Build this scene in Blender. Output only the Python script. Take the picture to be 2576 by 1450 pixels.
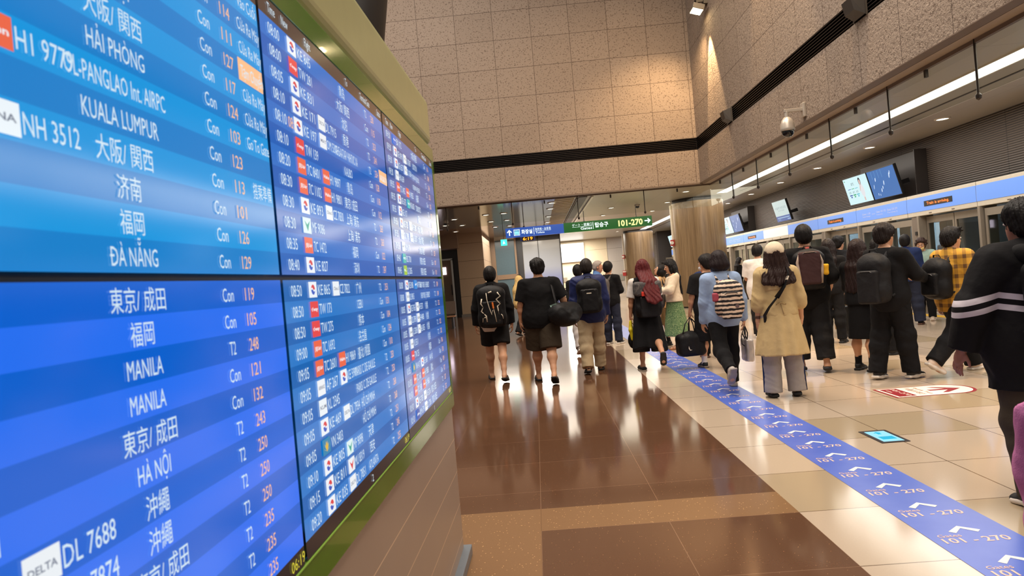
import bpy, bmesh, math, random
import numpy as np
from math import sin, cos, pi, radians, hypot, atan2
from mathutils import Vector, Matrix
for o in list(bpy.data.objects): bpy.data.objects.remove(o)
S = bpy.context.scene
COL = S.collection
random.seed(5); RNG = np.random.default_rng(7)

# ---------------------------------------------------------------- camera
yaw, pit, rol = -0.03469940696, -0.01012413666, -0.08563414757
f_ = Vector((sin(yaw)*cos(pit), cos(yaw)*cos(pit), sin(pit)))
r_ = Vector((cos(yaw), -sin(yaw), 0)); u_ = r_.cross(f_)
c_, s_ = cos(rol), sin(rol)
cr = r_*c_ + u_*s_; cu_ = -r_*s_ + u_*c_
cam = bpy.data.cameras.new('camera'); camo = bpy.data.objects.new('camera', cam); COL.objects.link(camo)
mw = Matrix((cr, cu_, -f_)).transposed().to_4x4(); mw.translation = (0, 0, 1.48); camo.matrix_world = mw
cam.sensor_fit = 'HORIZONTAL'; cam.sensor_width = 36; cam.lens = 36*1740/2576; cam.clip_start = .02; cam.clip_end = 200
cam.dof.use_dof = True; cam.dof.focus_distance = 9.0; cam.dof.aperture_fstop = cam.lens/3.2
S.camera = camo
# ---------------------------------------------------------------- world, exposure
S.view_settings.view_transform = 'Standard'; S.view_settings.look = 'None'
S.view_settings.exposure = 0.0; S.view_settings.gamma = 1; S.view_settings.use_curve_mapping = False
S.render.engine = 'CYCLES'
S.cycles.use_denoising = True; S.cycles.max_bounces = 8; S.cycles.diffuse_bounces = 3; S.cycles.glossy_bounces = 4
S.cycles.transparent_max_bounces = 16; S.cycles.sample_clamp_indirect = 4; S.cycles.caustics_reflective = False; S.cycles.caustics_refractive = False
def lin(c):
    return tuple(((v/255)/12.92 if v/255 <= .04045 else ((v/255+.055)/1.055)**2.4) for v in c)
W = bpy.data.worlds.new('world'); S.world = W; W.use_nodes = True
bg = W.node_tree.nodes['Background']; bg.inputs[0].default_value = (*lin((255, 244, 234)), 1); bg.inputs[1].default_value = 0.28
# ---------------------------------------------------------------- unseen area lamps, added to light hall, lobby and platform
def area(name, loc, size, power, col=(255, 242, 228), rot=(0, 0, 0), sy=None, spread=180):
    l = bpy.data.lights.new(name, 'AREA'); l.size = size; l.energy = power; l.color = lin(col); l.spread = radians(spread)
    if sy: l.shape = 'RECTANGLE'; l.size_y = sy
    o = bpy.data.objects.new(name, l); o.location = loc; o.rotation_euler = rot; COL.objects.link(o)
    o.visible_camera = False
    o['label'] = 'unseen area lamp added for light'; o['category'] = 'lamp'
    return o
def spot(name, loc, tgt, power, ang, blend=.2, col=(255, 214, 160), rad=.05):
    l = bpy.data.lights.new(name, 'SPOT'); l.energy = power; l.color = lin(col); l.spot_size = radians(ang); l.spot_blend = blend; l.shadow_soft_size = rad
    o = bpy.data.objects.new(name, l); o.location = loc
    o.rotation_euler = (Vector(tgt)-Vector(loc)).to_track_quat('-Z', 'Y').to_euler(); COL.objects.link(o)
    return o
area('unseen_atrium_lamp', (.5, 6, 11.8), 7, 2300, sy=14)  # unseen source added high over the hall, also lights the board face
area('unseen_atrium_lamp_far', (-4, 15, 11.8), 5, 700, sy=6)
area('platform_fill', (6.9, 9, 3.8), 2.6, 620, (255, 245, 234), sy=24)  # unseen, added to the light of the strip and downlights
area('platform_fill_far', (6.9, 33, 3.8), 2.6, 700, (255, 245, 234), sy=20)
area('lobby_fill', (2.5, 29, 3.8), 5, 620, (255, 242, 222), sy=14)  # unseen, added to the light of the lobby downlights
area('lobby_fill_left', (-1.2, 34.5, 3.7), 3.5, 300, (255, 244, 228), sy=5)  # unseen fill that brightens the glass partition and pier
area('hall_end_fill', (2.4, 44.6, 3.8), 2.2, 480, (255, 246, 230), sy=3)  # unseen fill that brightens the wall around the light box

# ---------------------------------------------------------------- materials
MATS = {}
class NT:
    def __init__(s, m): s.t = m.node_tree; s.b = s.t.nodes['Principled BSDF']
    def n(s, k, **kw):
        x = s.t.nodes.new(k)
        for a, v in kw.items(): setattr(x, a, v)
        return x
    def l(s, a, b): s.t.links.new(a, b)
    def m(s, op, a, b=None, c=None):
        x = s.n('ShaderNodeMath', operation=op)
        for i, v in enumerate((a, b, c)):
            if v is None: continue
            if isinstance(v, (int, float)): x.inputs[i].default_value = v
            else: s.l(v, x.inputs[i])
        return x.outputs[0]
    def mix(s, f, a, b):
        x = s.n('ShaderNodeMix', data_type='RGBA')
        for i, v in ((0, f), (6, a), (7, b)):
            if isinstance(v, (int, float)): x.inputs[i].default_value = v
            elif isinstance(v, tuple): x.inputs[i].default_value = (*v[:3], 1)
            else: s.l(v, x.inputs[i])
        return x.outputs[2]
    def ramp(s, f, stops):
        x = s.n('ShaderNodeValToRGB'); e = x.color_ramp.elements
        while len(e) < len(stops): e.new(.5)
        for q, (p, c) in zip(e, stops): q.position = p; q.color = (*c, 1)
        s.l(f, x.inputs[0]); return x.outputs[0]
    def co(s): return s.n('ShaderNodeTexCoord').outputs['Object']
    def xyz(s, v):
        x = s.n('ShaderNodeSeparateXYZ'); s.l(v, x.inputs[0]); return x.outputs
    def noise(s, v, sc, det=2, rough=.5):
        x = s.n('ShaderNodeTexNoise'); x.inputs['Scale'].default_value = sc; x.inputs['Detail'].default_value = det; x.inputs['Roughness'].default_value = rough
        s.l(v, x.inputs['Vector']); return x.outputs[0]
    def white(s, a, b=None):
        x = s.n('ShaderNodeTexWhiteNoise', noise_dimensions='2D'); c = s.n('ShaderNodeCombineXYZ'); s.l(a, c.inputs[0])
        if b is not None: s.l(b, c.inputs[1])
        s.l(c.outputs[0], x.inputs['Vector']); return x.outputs[0]
    def bump(s, h, st, d=.01):
        x = s.n('ShaderNodeBump'); x.inputs['Strength'].default_value = st; x.inputs['Distance'].default_value = d
        s.l(h, x.inputs['Height']); s.l(x.outputs[0], s.b.inputs['Normal'])
    def joint(s, v, o, p, w):   # 1 on a joint line of width w
        q = s.m('DIVIDE', s.m('SUBTRACT', v, o), p); fr = s.m('FRACT', q)
        d = s.m('MULTIPLY', s.m('MINIMUM', fr, s.m('SUBTRACT', 1.0, fr)), p)
        return s.m('LESS_THAN', d, w/2), s.m('FLOOR', q)
    def col(s, c): s.l(c, s.b.inputs['Base Color'])
def mat(name, c=(128, 128, 128), r=.6, metal=0, fab=0, emit=None, es=1.0, spec=.5, coat=0, raw=False):
    key = (name, tuple(c), r, metal, fab, emit, es)
    if key in MATS: return MATS[key]
    m = bpy.data.materials.new(name); m.use_nodes = True; MATS[key] = m
    b = m.node_tree.nodes['Principled BSDF']
    b.inputs['Base Color'].default_value = (*lin(c), 1); b.inputs['Roughness'].default_value = r; b.inputs['Metallic'].default_value = metal
    b.inputs['Specular IOR Level'].default_value = spec; b.inputs['Coat Weight'].default_value = coat
    if emit: b.inputs['Emission Color'].default_value = (*lin(emit), 1); b.inputs['Emission Strength'].default_value = es
    t = NT(m)
    if fab:
        v = t.co(); n = t.noise(v, 9, 3); w = t.noise(v, 260, 1)
        cc = lin(c); t.col(t.mix(n, tuple(x*.82 for x in cc), tuple(min(1, x*1.15+.002) for x in cc)))
        b.inputs['Specular IOR Level'].default_value = min(spec, .22)
        t.bump(t.m('ADD', t.m('MULTIPLY', n, 1.0), t.m('MULTIPLY', w, .12)), .5*fab, .02)
    elif not raw and not emit:
        v = t.co(); n = t.noise(v, 14, 3); cc = lin(c)
        t.col(t.mix(n, tuple(x*.93 for x in cc), tuple(min(1, x*1.07) for x in cc)))
    return m
def emat(name, c, s=1.0, gloss=.2):
    m = mat(name, (6, 6, 8), gloss, emit=tuple(c), es=s); return m

# ---------------------------------------------------------------- mesh helpers
class MB:
    """vertices + faces + material index per face"""
    def __init__(s): s.v = []; s.f = []; s.mi = []
    def add(s, vs, fs, mi=0):
        k = len(s.v); s.v += [tuple(p) for p in vs]; s.f += [tuple(k+i for i in f) for f in fs]; s.mi += [mi]*len(fs)
    def box(s, lo, hi, mi=0, M=None):
        x0, y0, z0 = lo; x1, y1, z1 = hi
        vs = [(x0, y0, z0), (x1, y0, z0), (x1, y1, z0), (x0, y1, z0), (x0, y0, z1), (x1, y0, z1), (x1, y1, z1), (x0, y1, z1)]
        if M is not None: vs = [M @ Vector(v) for v in vs]
        s.add(vs, [(0, 3, 2, 1), (4, 5, 6, 7), (0, 1, 5, 4), (1, 2, 6, 5), (2, 3, 7, 6), (3, 0, 4, 7)], mi)
    def quad(s, a, b, c, d, mi=0): s.add([a, b, c, d], [(0, 1, 2, 3)], mi)
    def cyl(s, a, b, ra, rb=None, n=14, mi=0, caps=True):
        rb = ra if rb is None else rb; a = Vector(a); b = Vector(b); d = (b-a).normalized()
        x = d.orthogonal().normalized(); y = d.cross(x)
        vs = [a+(x*cos(2*pi*i/n)+y*sin(2*pi*i/n))*ra for i in range(n)]+[b+(x*cos(2*pi*i/n)+y*sin(2*pi*i/n))*rb for i in range(n)]
        fs = [(i, (i+1) % n, n+(i+1) % n, n+i) for i in range(n)]
        if caps: fs += [tuple(range(n-1, -1, -1)), tuple(range(n, 2*n))]
        s.add(vs, fs, mi)
    def tube(s, pts, r, n=8, mi=0, flat=1.0, up=None):
        pts = [Vector(p) for p in pts]; vs = []; L = len(pts)
        for i, p in enumerate(pts):
            t = (pts[min(i+1, L-1)]-pts[max(i-1, 0)]).normalized()
            x = t.cross(Vector(up) if up else Vector((.13, .31, .94))).normalized(); y = x.cross(t)
            rr = r[i] if isinstance(r, (list, tuple)) else r
            vs += [p+x*rr*cos(2*pi*k/n)+y*rr*flat*sin(2*pi*k/n) for k in range(n)]
        fs = [(i*n+k, i*n+(k+1) % n, (i+1)*n+(k+1) % n, (i+1)*n+k) for i in range(L-1) for k in range(n)]
        fs += [tuple(range(n-1, -1, -1)), tuple((L-1)*n+k for k in range(n))]
        s.add(vs, fs, mi)
    def lathe(s, prof, c=(0, 0, 0), n=24, mi=0):
        vs = [(c[0]+r*cos(2*pi*k/n), c[1]+r*sin(2*pi*k/n), c[2]+z) for r, z in prof for k in range(n)]
        s.add(vs, [(i*n+k, i*n+(k+1) % n, (i+1)*n+(k+1) % n, (i+1)*n+k) for i in range(len(prof)-1) for k in range(n)], mi)
    def build(s, name, mats, parent=None, smooth=False, off=(0, 0, 0)):
        me = bpy.data.meshes.new(name)
        vs = s.v if not any(off) else [(x-off[0], y-off[1], z-off[2]) for x, y, z in s.v]
        me.from_pydata(vs, [], s.f)
        for m in (mats if isinstance(mats, (list, tuple)) else [mats]): me.materials.append(m)
        me.polygons.foreach_set('material_index', s.mi)
        if smooth: me.polygons.foreach_set('use_smooth', [True]*len(s.f))
        me.update()
        o = bpy.data.objects.new(name, me); COL.objects.link(o)
        if parent: o.parent = parent
        return o
def bevel(o, w=.01, seg=2):
    m = o.modifiers.new('b', 'BEVEL'); m.width = w; m.segments = seg; m.limit_method = 'ANGLE'; return o
def tag(o, label, cat, group=None, kind=None):
    o['label'] = label; o['category'] = cat
    if group: o['group'] = group
    if kind: o['kind'] = kind
    return o
def thing(name, label, cat, loc=(0, 0, 0), rz=0, group=None):
    o = bpy.data.objects.new(name, None); COL.objects.link(o); o.location = loc; o.rotation_euler = (0, 0, rz); o.empty_display_size = .1
    return tag(o, label, cat, group)
def struct(o): o['kind'] = 'structure'; return o
def dup(root, loc=None, label=None):
    r = root.copy(); COL.objects.link(r)
    if loc is not None: r.location = loc
    if label: r['label'] = label
    for ch in root.children:
        c = ch.copy(); COL.objects.link(c); c.parent = r
        for g in ch.children:
            d = g.copy(); COL.objects.link(d); d.parent = c
    return r
TXT = {}
def glyphs(s, bold=0):
    if (s, bold) not in TXT:
        cu = bpy.data.curves.new('t', 'FONT'); cu.body = s; cu.resolution_u = 2; cu.offset = bold
        ob = bpy.data.objects.new('t', cu); me = ob.to_mesh()
        TXT[s, bold] = (np.array([v.co[:2] for v in me.vertices], float).reshape(-1, 2), [tuple(p.vertices) for p in me.polygons])
        ob.to_mesh_clear(); bpy.data.objects.remove(ob); bpy.data.curves.remove(cu)
    return TXT[s, bold]
def text(mb, s, o, ux, uy, h, width=None, align='l', mi=0, bold=0.0, maxw=None, cond=1.0):
    """flat lettering: origin o (baseline), ux reading direction, uy up, cap height h"""
    v, f = glyphs(s.replace('Đ', 'D'), bold)
    if not len(v): return
    dbar = s.startswith('Đ') and (width is None)
    k = h/.72; x0, x1 = v[:, 0].min(), v[:, 0].max(); w = (x1-x0)*k
    sx = k*cond if width is None else width/max(x1-x0, 1e-6)
    if maxw and (x1-x0)*sx > maxw: sx = maxw/(x1-x0)
    a = {'l': x0, 'c': (x0+x1)/2, 'r': x1}[align]
    o = Vector(o); ux = Vector(ux); uy = Vector(uy)
    mb.add([o+ux*((x-a)*sx)+uy*(y*k) for x, y in v], f, mi)
    if dbar: mb.add([o+ux*((x-a)*sx)+uy*(y*k) for x, y in ((x0-.07, .33), (x0+.3, .33), (x0+.3, .41), (x0-.07, .41))], [(0, 1, 2, 3)], mi)
# ================================================================ setting
def m_tile(name, base, alt, xo, xp, yo, yp, jc, jw, rough, speck=0, spec=.5):
    m = bpy.data.materials.new(name); m.use_nodes = True; t = NT(m); v = t.co(); x, y, z = t.xyz(v)
    jx, ix = t.joint(x, xo, xp, jw); jy, iy = t.joint(y, yo, yp, jw)
    r = t.white(ix, iy); c = t.mix(t.m('GREATER_THAN', r, .80) if not speck else r, lin(base), lin(alt))
    n = t.noise(v, 90, 3, .7); c = t.mix(t.m('MULTIPLY', n, .5 if speck else .22), c, tuple(q*.6 for q in lin(base)))
    if speck:
        vo = t.n('ShaderNodeTexVoronoi'); vo.inputs['Scale'].default_value = 42; t.l(v, vo.inputs['Vector'])
        c = t.mix(t.m('LESS_THAN', vo.outputs['Distance'], .13*speck), c, lin((205, 160, 110)))
    c = t.mix(t.m('MAXIMUM', jx, jy), c, lin(jc)); t.col(c)
    t.b.inputs['Roughness'].default_value = rough; t.b.inputs['Specular IOR Level'].default_value = spec
    big = t.noise(v, .8, 1); t.l(t.m('ADD', rough, t.m('MULTIPLY', big, rough*.7)), t.b.inputs['Roughness'])
    return m
M_beige = m_tile('beige_stone_tile', (187, 168, 146), (169, 150, 122), .56, .7125, 4.05, .757, (104, 84, 64), .008, .09)
M_brown = m_tile('brown_granite', (101, 70, 50), (92, 63, 45), -.09, .75, 4.05, .757, (132, 102, 80), .0035, .075, .5, .6)
M_tan = m_tile('tan_granite', (140, 106, 74), (132, 98, 66), -.09, 3.0, 4.44, 3.0, (110, 80, 52), .004, .12, 1)
fl = MB()
X0, X1, Y0, Y1, XB = -14, 8.45, -6, 52, 1.41
def fq(x0, x1, y0, y1, mi): fl.quad((x0, y0, 0), (x1, y0, 0), (x1, y1, 0), (x0, y1, 0), mi)
fq(XB, X1, Y0, Y1, 0); fq(X0, XB, 4.44, Y1, 1); fq(X0, -.09, Y0, 4.44, 2); fq(-.09, XB, 4.05, 4.44, 2); fq(-.09, XB, Y0, 4.05, 1)
struct(fl.build('floor', [M_beige, M_brown, M_tan]))

HC = 3.85; DA = 20.2; XW = 4.98; TW = .36
def m_wall(name, ax, xo, rough_b):
    m = bpy.data.materials.new(name); m.use_nodes = True; t = NT(m); v = t.co(); x, y, z = t.xyz(v)
    h = x if ax == 'x' else y
    jh, ih = t.joint(h, xo, 1.1023, .012); jz, iz = t.joint(z, 5.155, .836, .012)
    jz = t.m('MULTIPLY', jz, t.m('GREATER_THAN', z, 5.3))
    r = t.white(ih, iz)
    c = t.mix(r, lin((164, 147, 132)), lin((153, 136, 121)))
    n = t.noise(v, 55, 4, .75); c = t.mix(n, tuple(q*.45 for q in lin((160, 142, 126))), c)
    n2 = t.noise(v, 24, 2, .6); c = t.mix(t.m('GREATER_THAN', n2, .60), c, lin((104, 88, 76)))
    c = t.mix(t.m('MAXIMUM', jh, jz), c, lin((70, 54, 44))); t.col(c)
    t.b.inputs['Roughness'].default_value = .75
    t.bump(t.noise(v, 26, 3, .65), rough_b, .03)
    return m
M_wA = m_wall('rough_granite_cladding', 'x', -1.727, .5)
M_wB = m_wall('bush_hammered_granite', 'y', DA, .85)
M_soff = mat('stone_soffit', (150, 134, 120), .5); M_dark = mat('black_louver_metal', (20, 17, 16), .5); M_slat = mat('brown_louver_metal', (44, 36, 33), .4, .6)
M_ceil = mat('white_ceiling_panel', (196, 184, 166), .45); M_trim = mat('bronze_edge_trim', (104, 88, 76), .45)
w = MB(); w.box((-14, DA, HC), (XW, DA+TW, 4.805)); w.box((-14, DA, 5.155), (XW, DA+TW, 12)); w.box((-14, DA+.12, 4.805), (XW, DA+TW, 5.155)); struct(w.build('wall_back', M_wA))
w = MB(); w.box((XW, -6, HC), (XW+TW, DA+TW, 4.805)); w.box((XW, -6, 5.155), (XW+TW, DA+TW, 12)); w.box((XW+.12, -6, 4.805), (XW+TW, DA+TW, 5.155)); struct(w.build('wall_right', M_wB))
w = MB(); w.box((-14, DA-.01, HC-.035), (XW+.02, DA+.10, HC)); w.box((-14, DA+.10, HC-.02), (XW+.1, DA+TW, HC)); w.box((-14, DA+TW, HC-.05), (XW+TW, DA+TW+.05, HC)); struct(w.build('trim_1', M_trim))
w = MB(); w.box((XW-.01, -6, HC-.012), (XW+.16, DA, HC)); struct(w.build('trim_2', M_trim))
w = MB(); w.box((XW+.17, -6, HC-.012), (XW+TW, DA+.3, HC)); struct(w.build('trim_3', M_soff))
w = MB(); w.box((XW+TW, -6, HC-.06), (XW+TW+.05, DA+TW+.05, HC)); struct(w.build('trim_4', M_trim))
# louvred air band in both walls
w = MB()
w.box((-14, DA+.10, 4.805), (XW+.12, DA+.119, 5.155)); w.box((XW+.10, -6, 4.805), (XW+.119, DA+.1, 5.155))
for i in range(7):
    z = 4.83+i*.05
    w.box((-14, DA-.005, z), (XW-.005, DA+.1, z+.012), 1); w.box((XW-.005, -6, z), (XW+.1, DA-.005, z+.012), 1)
struct(w.build('trim_5', [M_dark, M_slat]))
# ceilings
m = bpy.data.materials.new('satin_metal_ceiling'); m.use_nodes = True; t = NT(m); v = t.co(); x, y, z = t.xyz(v)
jx, ix = t.joint(x, -1.3, 2.4, .012); jy, iy = t.joint(y, 22.4, 4.2, .012)
t.col(t.mix(t.m('MAXIMUM', jx, jy), lin((150, 134, 116)), lin((60, 50, 42)))); t.b.inputs['Roughness'].default_value = .14; t.b.inputs['Metallic'].default_value = .25
M_cm = m
m = bpy.data.materials.new('ceiling_panel_grid'); m.use_nodes = True; t = NT(m); v = t.co(); x, y, z = t.xyz(v)
jx, ix = t.joint(x, 5.42, 1.2, .01); jy, iy = t.joint(y, 1.5, 2.4, .01)
t.col(t.mix(t.m('MULTIPLY', t.m('MAXIMUM', jx, jy), .55), lin((172, 168, 158)), lin((104, 98, 90)))); t.b.inputs['Roughness'].default_value = .35
M_cg = m
w = MB()
w.box((XW+TW, -6, HC), (9.2, 52, HC+.1), 0); w.box((1.95, DA+TW, HC), (XW+TW, 52, HC+.1), 0)
w.box((-14, DA+TW, HC), (.8, 52, HC+.1), 1); w.box((1.5, DA+TW, HC), (1.95, 52, HC+.1), 0); w.box((.8, DA+TW, HC+.25), (1.5, 52, HC+.3), 0)
struct(w.build('ceiling', [M_cg, M_cm]))
# linear baffles in a ceiling slot, and a dark track beside them
cb = thing('ceiling_baffle', 'row of cream slats set across a slot in the ceiling above the hanging sign', 'ceiling slats', (.8, 21, HC))
for i in range(34):
    b = MB(); b.box((0, i*.5, -.03), (.62, .06+i*.5, .12)); b.build('slat', mat('cream_baffle', (232, 214, 180), .3), cb)
b = MB(); b.box((1.52, 21, HC-.03), (1.78, 33, HC+.0)); b.box((1.9, 21, HC-.05), (1.96, 34, HC), 1)
tag(b.build('ceiling_track', [mat('grey_track', (74, 70, 66), .5), mat('white_rail', (225, 222, 214), .3)]), 'long grey slot with a white rail running along the ceiling behind the green sign', 'ceiling track')

# far end of the hall
M_cream = mat('cream_wall', (222, 206, 178), .6); M_grp = mat('grey_wall_panel', (186, 178, 172), .5)
w = MB(); w.box((-14, 47, 0), (3.6, 47.3, HC)); struct(w.build('wall_far', M_cream))
w = MB()
for x0, x1, mi in ((3.6, 5.0, 0), (5.02, 6.9, 1), (6.92, 9.2, 1)):
    for z0, z1 in ((0, 1.1), (1.11, 2.2), (2.21, 3.1), (3.11, HC)): w.box((x0, 47, z0), (x1, 47.3, z1), mi)
struct(w.build('wall_far_panels', [M_cream, M_grp]))
# granite pier and dark recess with a metal door, far on the concourse side
m = bpy.data.materials.new('pale_granite'); m.use_nodes = True; t = NT(m); v = t.co(); x, y, z = t.xyz(v)
jz, _ = t.joint(z, .12, .82, .014); n = t.noise(v, 40, 4, .7); c = t.mix(n, lin((150, 126, 102)), lin((190, 165, 136)))
t.col(t.mix(jz, c, lin((80, 62, 48)))); t.b.inputs['Roughness'].default_value = .6
w = MB(); w.box((-3.5, 32, 0), (-2.3, 37.5, HC)); struct(w.build('wall_pier', m))
w = MB(); w.box((-3.53, 31.95, 0), (-2.27, 32.0, .12)); struct(w.build('baseboard_pier', mat('grey_skirting', (120, 112, 104), .4)))
M_dkw = mat('dark_brown_panel', (40, 33, 30), .35)
w = MB(); w.box((-14, 33, 0), (-3.5, 33.3, HC)); struct(w.build('wall_recess', M_dkw))
w = MB(); w.box((-9, 31.5, 3.2), (-3.4, 33, HC)); struct(w.build('beam_recess', mat('brown_soffit', (132, 108, 88), .5)))
d = MB(); d.box((-5.2, 32.9, .05), (-3.95, 32.99, 2.72)); do = struct(d.build('door_1', mat('brushed_door', (112, 92, 76), .35, .5)))
d = MB(); d.box((-3.95, 32.86, .0), (-3.86, 32.99, 2.75)); d.box((-5.3, 32.86, 2.72), (-3.86, 32.99, 2.8)); d.build('door_frame', mat('steel', (170, 165, 158), .25, .9), do)
d = MB(); d.box((-4.02, 32.8, 1.05), (-3.98, 32.86, 1.55)); d.build('door_handle', mat('black_handle', (18, 16, 15), .4), do)
d = MB(); d.box((-4.4, 32.86, 2.05), (-4.2, 32.89, 2.4)); tag(d.build('door_sign', emat('white_lit_sign', (255, 235, 255), 4)), 'small glowing white sign on the dark door beside the granite pier', 'sign')
# glazed partition across the hall
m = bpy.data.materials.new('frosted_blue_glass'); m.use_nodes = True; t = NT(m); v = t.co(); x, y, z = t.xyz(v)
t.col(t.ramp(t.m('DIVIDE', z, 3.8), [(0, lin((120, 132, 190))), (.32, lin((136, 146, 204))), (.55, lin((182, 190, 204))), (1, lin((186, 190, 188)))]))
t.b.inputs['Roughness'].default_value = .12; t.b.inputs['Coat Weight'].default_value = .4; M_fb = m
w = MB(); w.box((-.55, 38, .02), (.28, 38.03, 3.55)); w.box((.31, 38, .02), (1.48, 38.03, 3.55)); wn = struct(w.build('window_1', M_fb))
w = MB(); w.box((-.9, 37.97, 0), (-.56, 38.05, HC), 0); w.box((-.56, 37.97, 3.56), (1.5, 38.05, HC), 0); w.box((.28, 37.97, 0), (.31, 38.05, HC), 0); w.box((1.48, 37.97, 0), (1.54, 38.05, HC), 0)
w.build('window_frame', mat('dark_glazing_frame', (62, 62, 64), .35), wn)
w = MB(); w.box((-2.05, 37.8, 1.85), (-1.0, 37.86, 3.75)); w.box((-2.05, 37.8, .05), (-1.0, 37.86, 1.6)); wn = struct(w.build('window_2', mat('slate_glass', (92, 112, 122), .15)))
w = MB(); w.box((-2.3, 37.75, 0), (-2.06, 37.9, HC)); w.box((-1.0, 37.75, 0), (-.9, 37.9, HC)); w.box((-2.05, 37.75, 1.6), (-1.0, 37.9, 1.85)); w.build('window_frame', mat('tan_jamb', (140, 116, 94), .4), wn)
# back-lit advertising panel
lb = thing('light_box', 'glowing white light box high on the far cream wall', 'light box', (2.64, 46.9, 2.4))
w = MB(); w.box((-.8, -.08, 0), (.8, .09, 1.26)); w.build('housing', mat('white_frame', (230, 228, 222), .4), lb)
w = MB(); w.box((-.78, -.1, .02), (.78, -.081, 1.24)); w.build('panel', emat('light_box_glow', (255, 252, 244), 3.2), lb)
w = MB(); text(w, 'ㅑ  7', (-.15, -.105, .22), (1, 0, 0), (0, 0, 1), .16); w.build('lettering', mat('grey_print', (120, 120, 120), .6), lb)
for x, z0, z1, lab in ((2.0, 1.1, 1.4, 'small grey plaque on the far cream wall under the light box, beside the glass partition'), (3.62, 1.1, 1.45, 'small grey plaque on the far cream wall, second from the glass partition')):
    w = MB(); w.box((x-.16, 46.95, z0), (x+.16, 46.999, z1)); tag(w.build('wall_plaque', mat('plaque_grey', (150, 140, 124), .4)), lab, 'plaque')
w = MB(); w.box((5.4, 46.96, .9), (6.0, 46.999, 1.3)); tag(w.build('notice_plate', mat('plate_grey', (150, 148, 140), .4)), 'grey notice plate on the pale panelled end wall', 'plate')

# round timber-clad columns
m = bpy.data.materials.new('oak_laminate'); m.use_nodes = True; t = NT(m); v = t.co(); x, y, z = t.xyz(v)
cx = t.n('ShaderNodeMapping'); cx.inputs['Scale'].default_value = (9, 9, .35); t.l(v, cx.inputs['Vector'])
n = t.noise(cx.outputs[0], 2.2, 6, .65); n2 = t.noise(cx.outputs[0], .8, 2)
c = t.ramp(n, [(.25, lin((92, 72, 48))), (.5, lin((132, 108, 78))), (.75, lin((160, 136, 102)))])
t.col(t.mix(t.m('MULTIPLY', n2, .5), c, lin((116, 96, 70)))); t.b.inputs['Roughness'].default_value = .28; M_oak = m
M_cap = mat('shadow_gap', (30, 25, 22), .6); M_wht = mat('white_edge_strip', (232, 224, 206), .4)
def column(x, y, r, lab, n):
    o = thing('column', lab, 'column', (x, y, 0)); o['kind'] = 'structure'
    w = MB(); w.lathe([(r, .05), (r, 3.72)], n=64); w.build('cladding', M_oak, o, True)
    w = MB(); w.lathe([(r-.04, 3.70), (r-.04, HC)], n=64); w.build('collar', M_cap, o, True)
    w = MB(); w.lathe([(r-.03, 0), (r-.03, .06)], n=64); w.build('plinth', M_cap, o, True)
    w = MB(); a = pi+.12+atan2(x, y)*-1; px, py = (r+.012)*cos(a), (r+.012)*sin(a)
    w.box((px-.05, py-.02, .1), (px+.02, py+.03, 3.7)); w.build('edge_strip', M_wht, o)
    return px+x, py+y
M_red = mat('red_enamel', (178, 40, 30), .35); M_pl = mat('white_plate', (225, 220, 210), .4)
for x, y, r, lab, nm in ((5.98, 25.0, .9, 'near round oak-clad column behind the woman in the green skirt', 'near'), (6.3, 41.5, .89, 'far round oak-clad column beyond the hanging green sign', 'far')):
    px, py = column(x, y, r, lab, nm)
    fa = thing('fire_alarm', f'red fire bell box mounted on the {nm} oak column', 'alarm', (px-.06, py-.1, 2.35))
    w = MB(); w.box((-.07, -.03, -.11), (.07, .06, .11)); w.build('box', M_red, fa)
    w = MB(); w.cyl((-.03, -.03, .0), (-.03, -.08, .0), .06, mi=0); w.build('bell', M_pl, fa)
    fp = thing('hydrant_sign', f'red and white notice plate low on the {nm} oak column', 'sign', (px-.08, py-.1, 1.35))
    w = MB(); w.box((-.1, -.03, -.14), (.12, .03, .18)); w.build('plate', M_red, fp)
    w = MB(); w.box((-.09, -.035, .07), (.1, -.031, .15)); w.build('label_strip', M_pl, fp)

# smoke curtains of glass under both wall edges
m = bpy.data.materials.new('clear_glass'); m.use_nodes = True; nt = m.node_tree; nt.nodes.remove(nt.nodes['Principled BSDF'])
tr = nt.nodes.new('ShaderNodeBsdfTransparent'); tr.inputs[0].default_value = (.90, .92, .885, 1); gl = nt.nodes.new('ShaderNodeBsdfGlossy'); gl.inputs['Roughness'].default_value = .02
fr = nt.nodes.new('ShaderNodeFresnel'); fr.inputs[0].default_value = 1.45; mx = nt.nodes.new('ShaderNodeMixShader')
ge = nt.nodes.new('ShaderNodeNewGeometry'); mu = nt.nodes.new('ShaderNodeMath'); mu.operation = 'MULTIPLY'; iv = nt.nodes.new('ShaderNodeMath'); iv.operation = 'SUBTRACT'; iv.inputs[0].default_value = 1
nt.links.new(ge.outputs['Backfacing'], iv.inputs[1]); nt.links.new(fr.outputs[0], mu.inputs[0]); nt.links.new(iv.outputs[0], mu.inputs[1]); nt.links.new(mu.outputs[0], mx.inputs[0]); nt.links.new(tr.outputs[0], mx.inputs[1]); nt.links.new(gl.outputs[0], mx.inputs[2]); nt.links.new(mx.outputs[0], nt.nodes['Material Output'].inputs[0])
M_glass = m; M_rod = mat('dark_steel_rod', (58, 50, 44), .35, .7)
XG, YG = 5.36, DA+TW+.025
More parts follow.
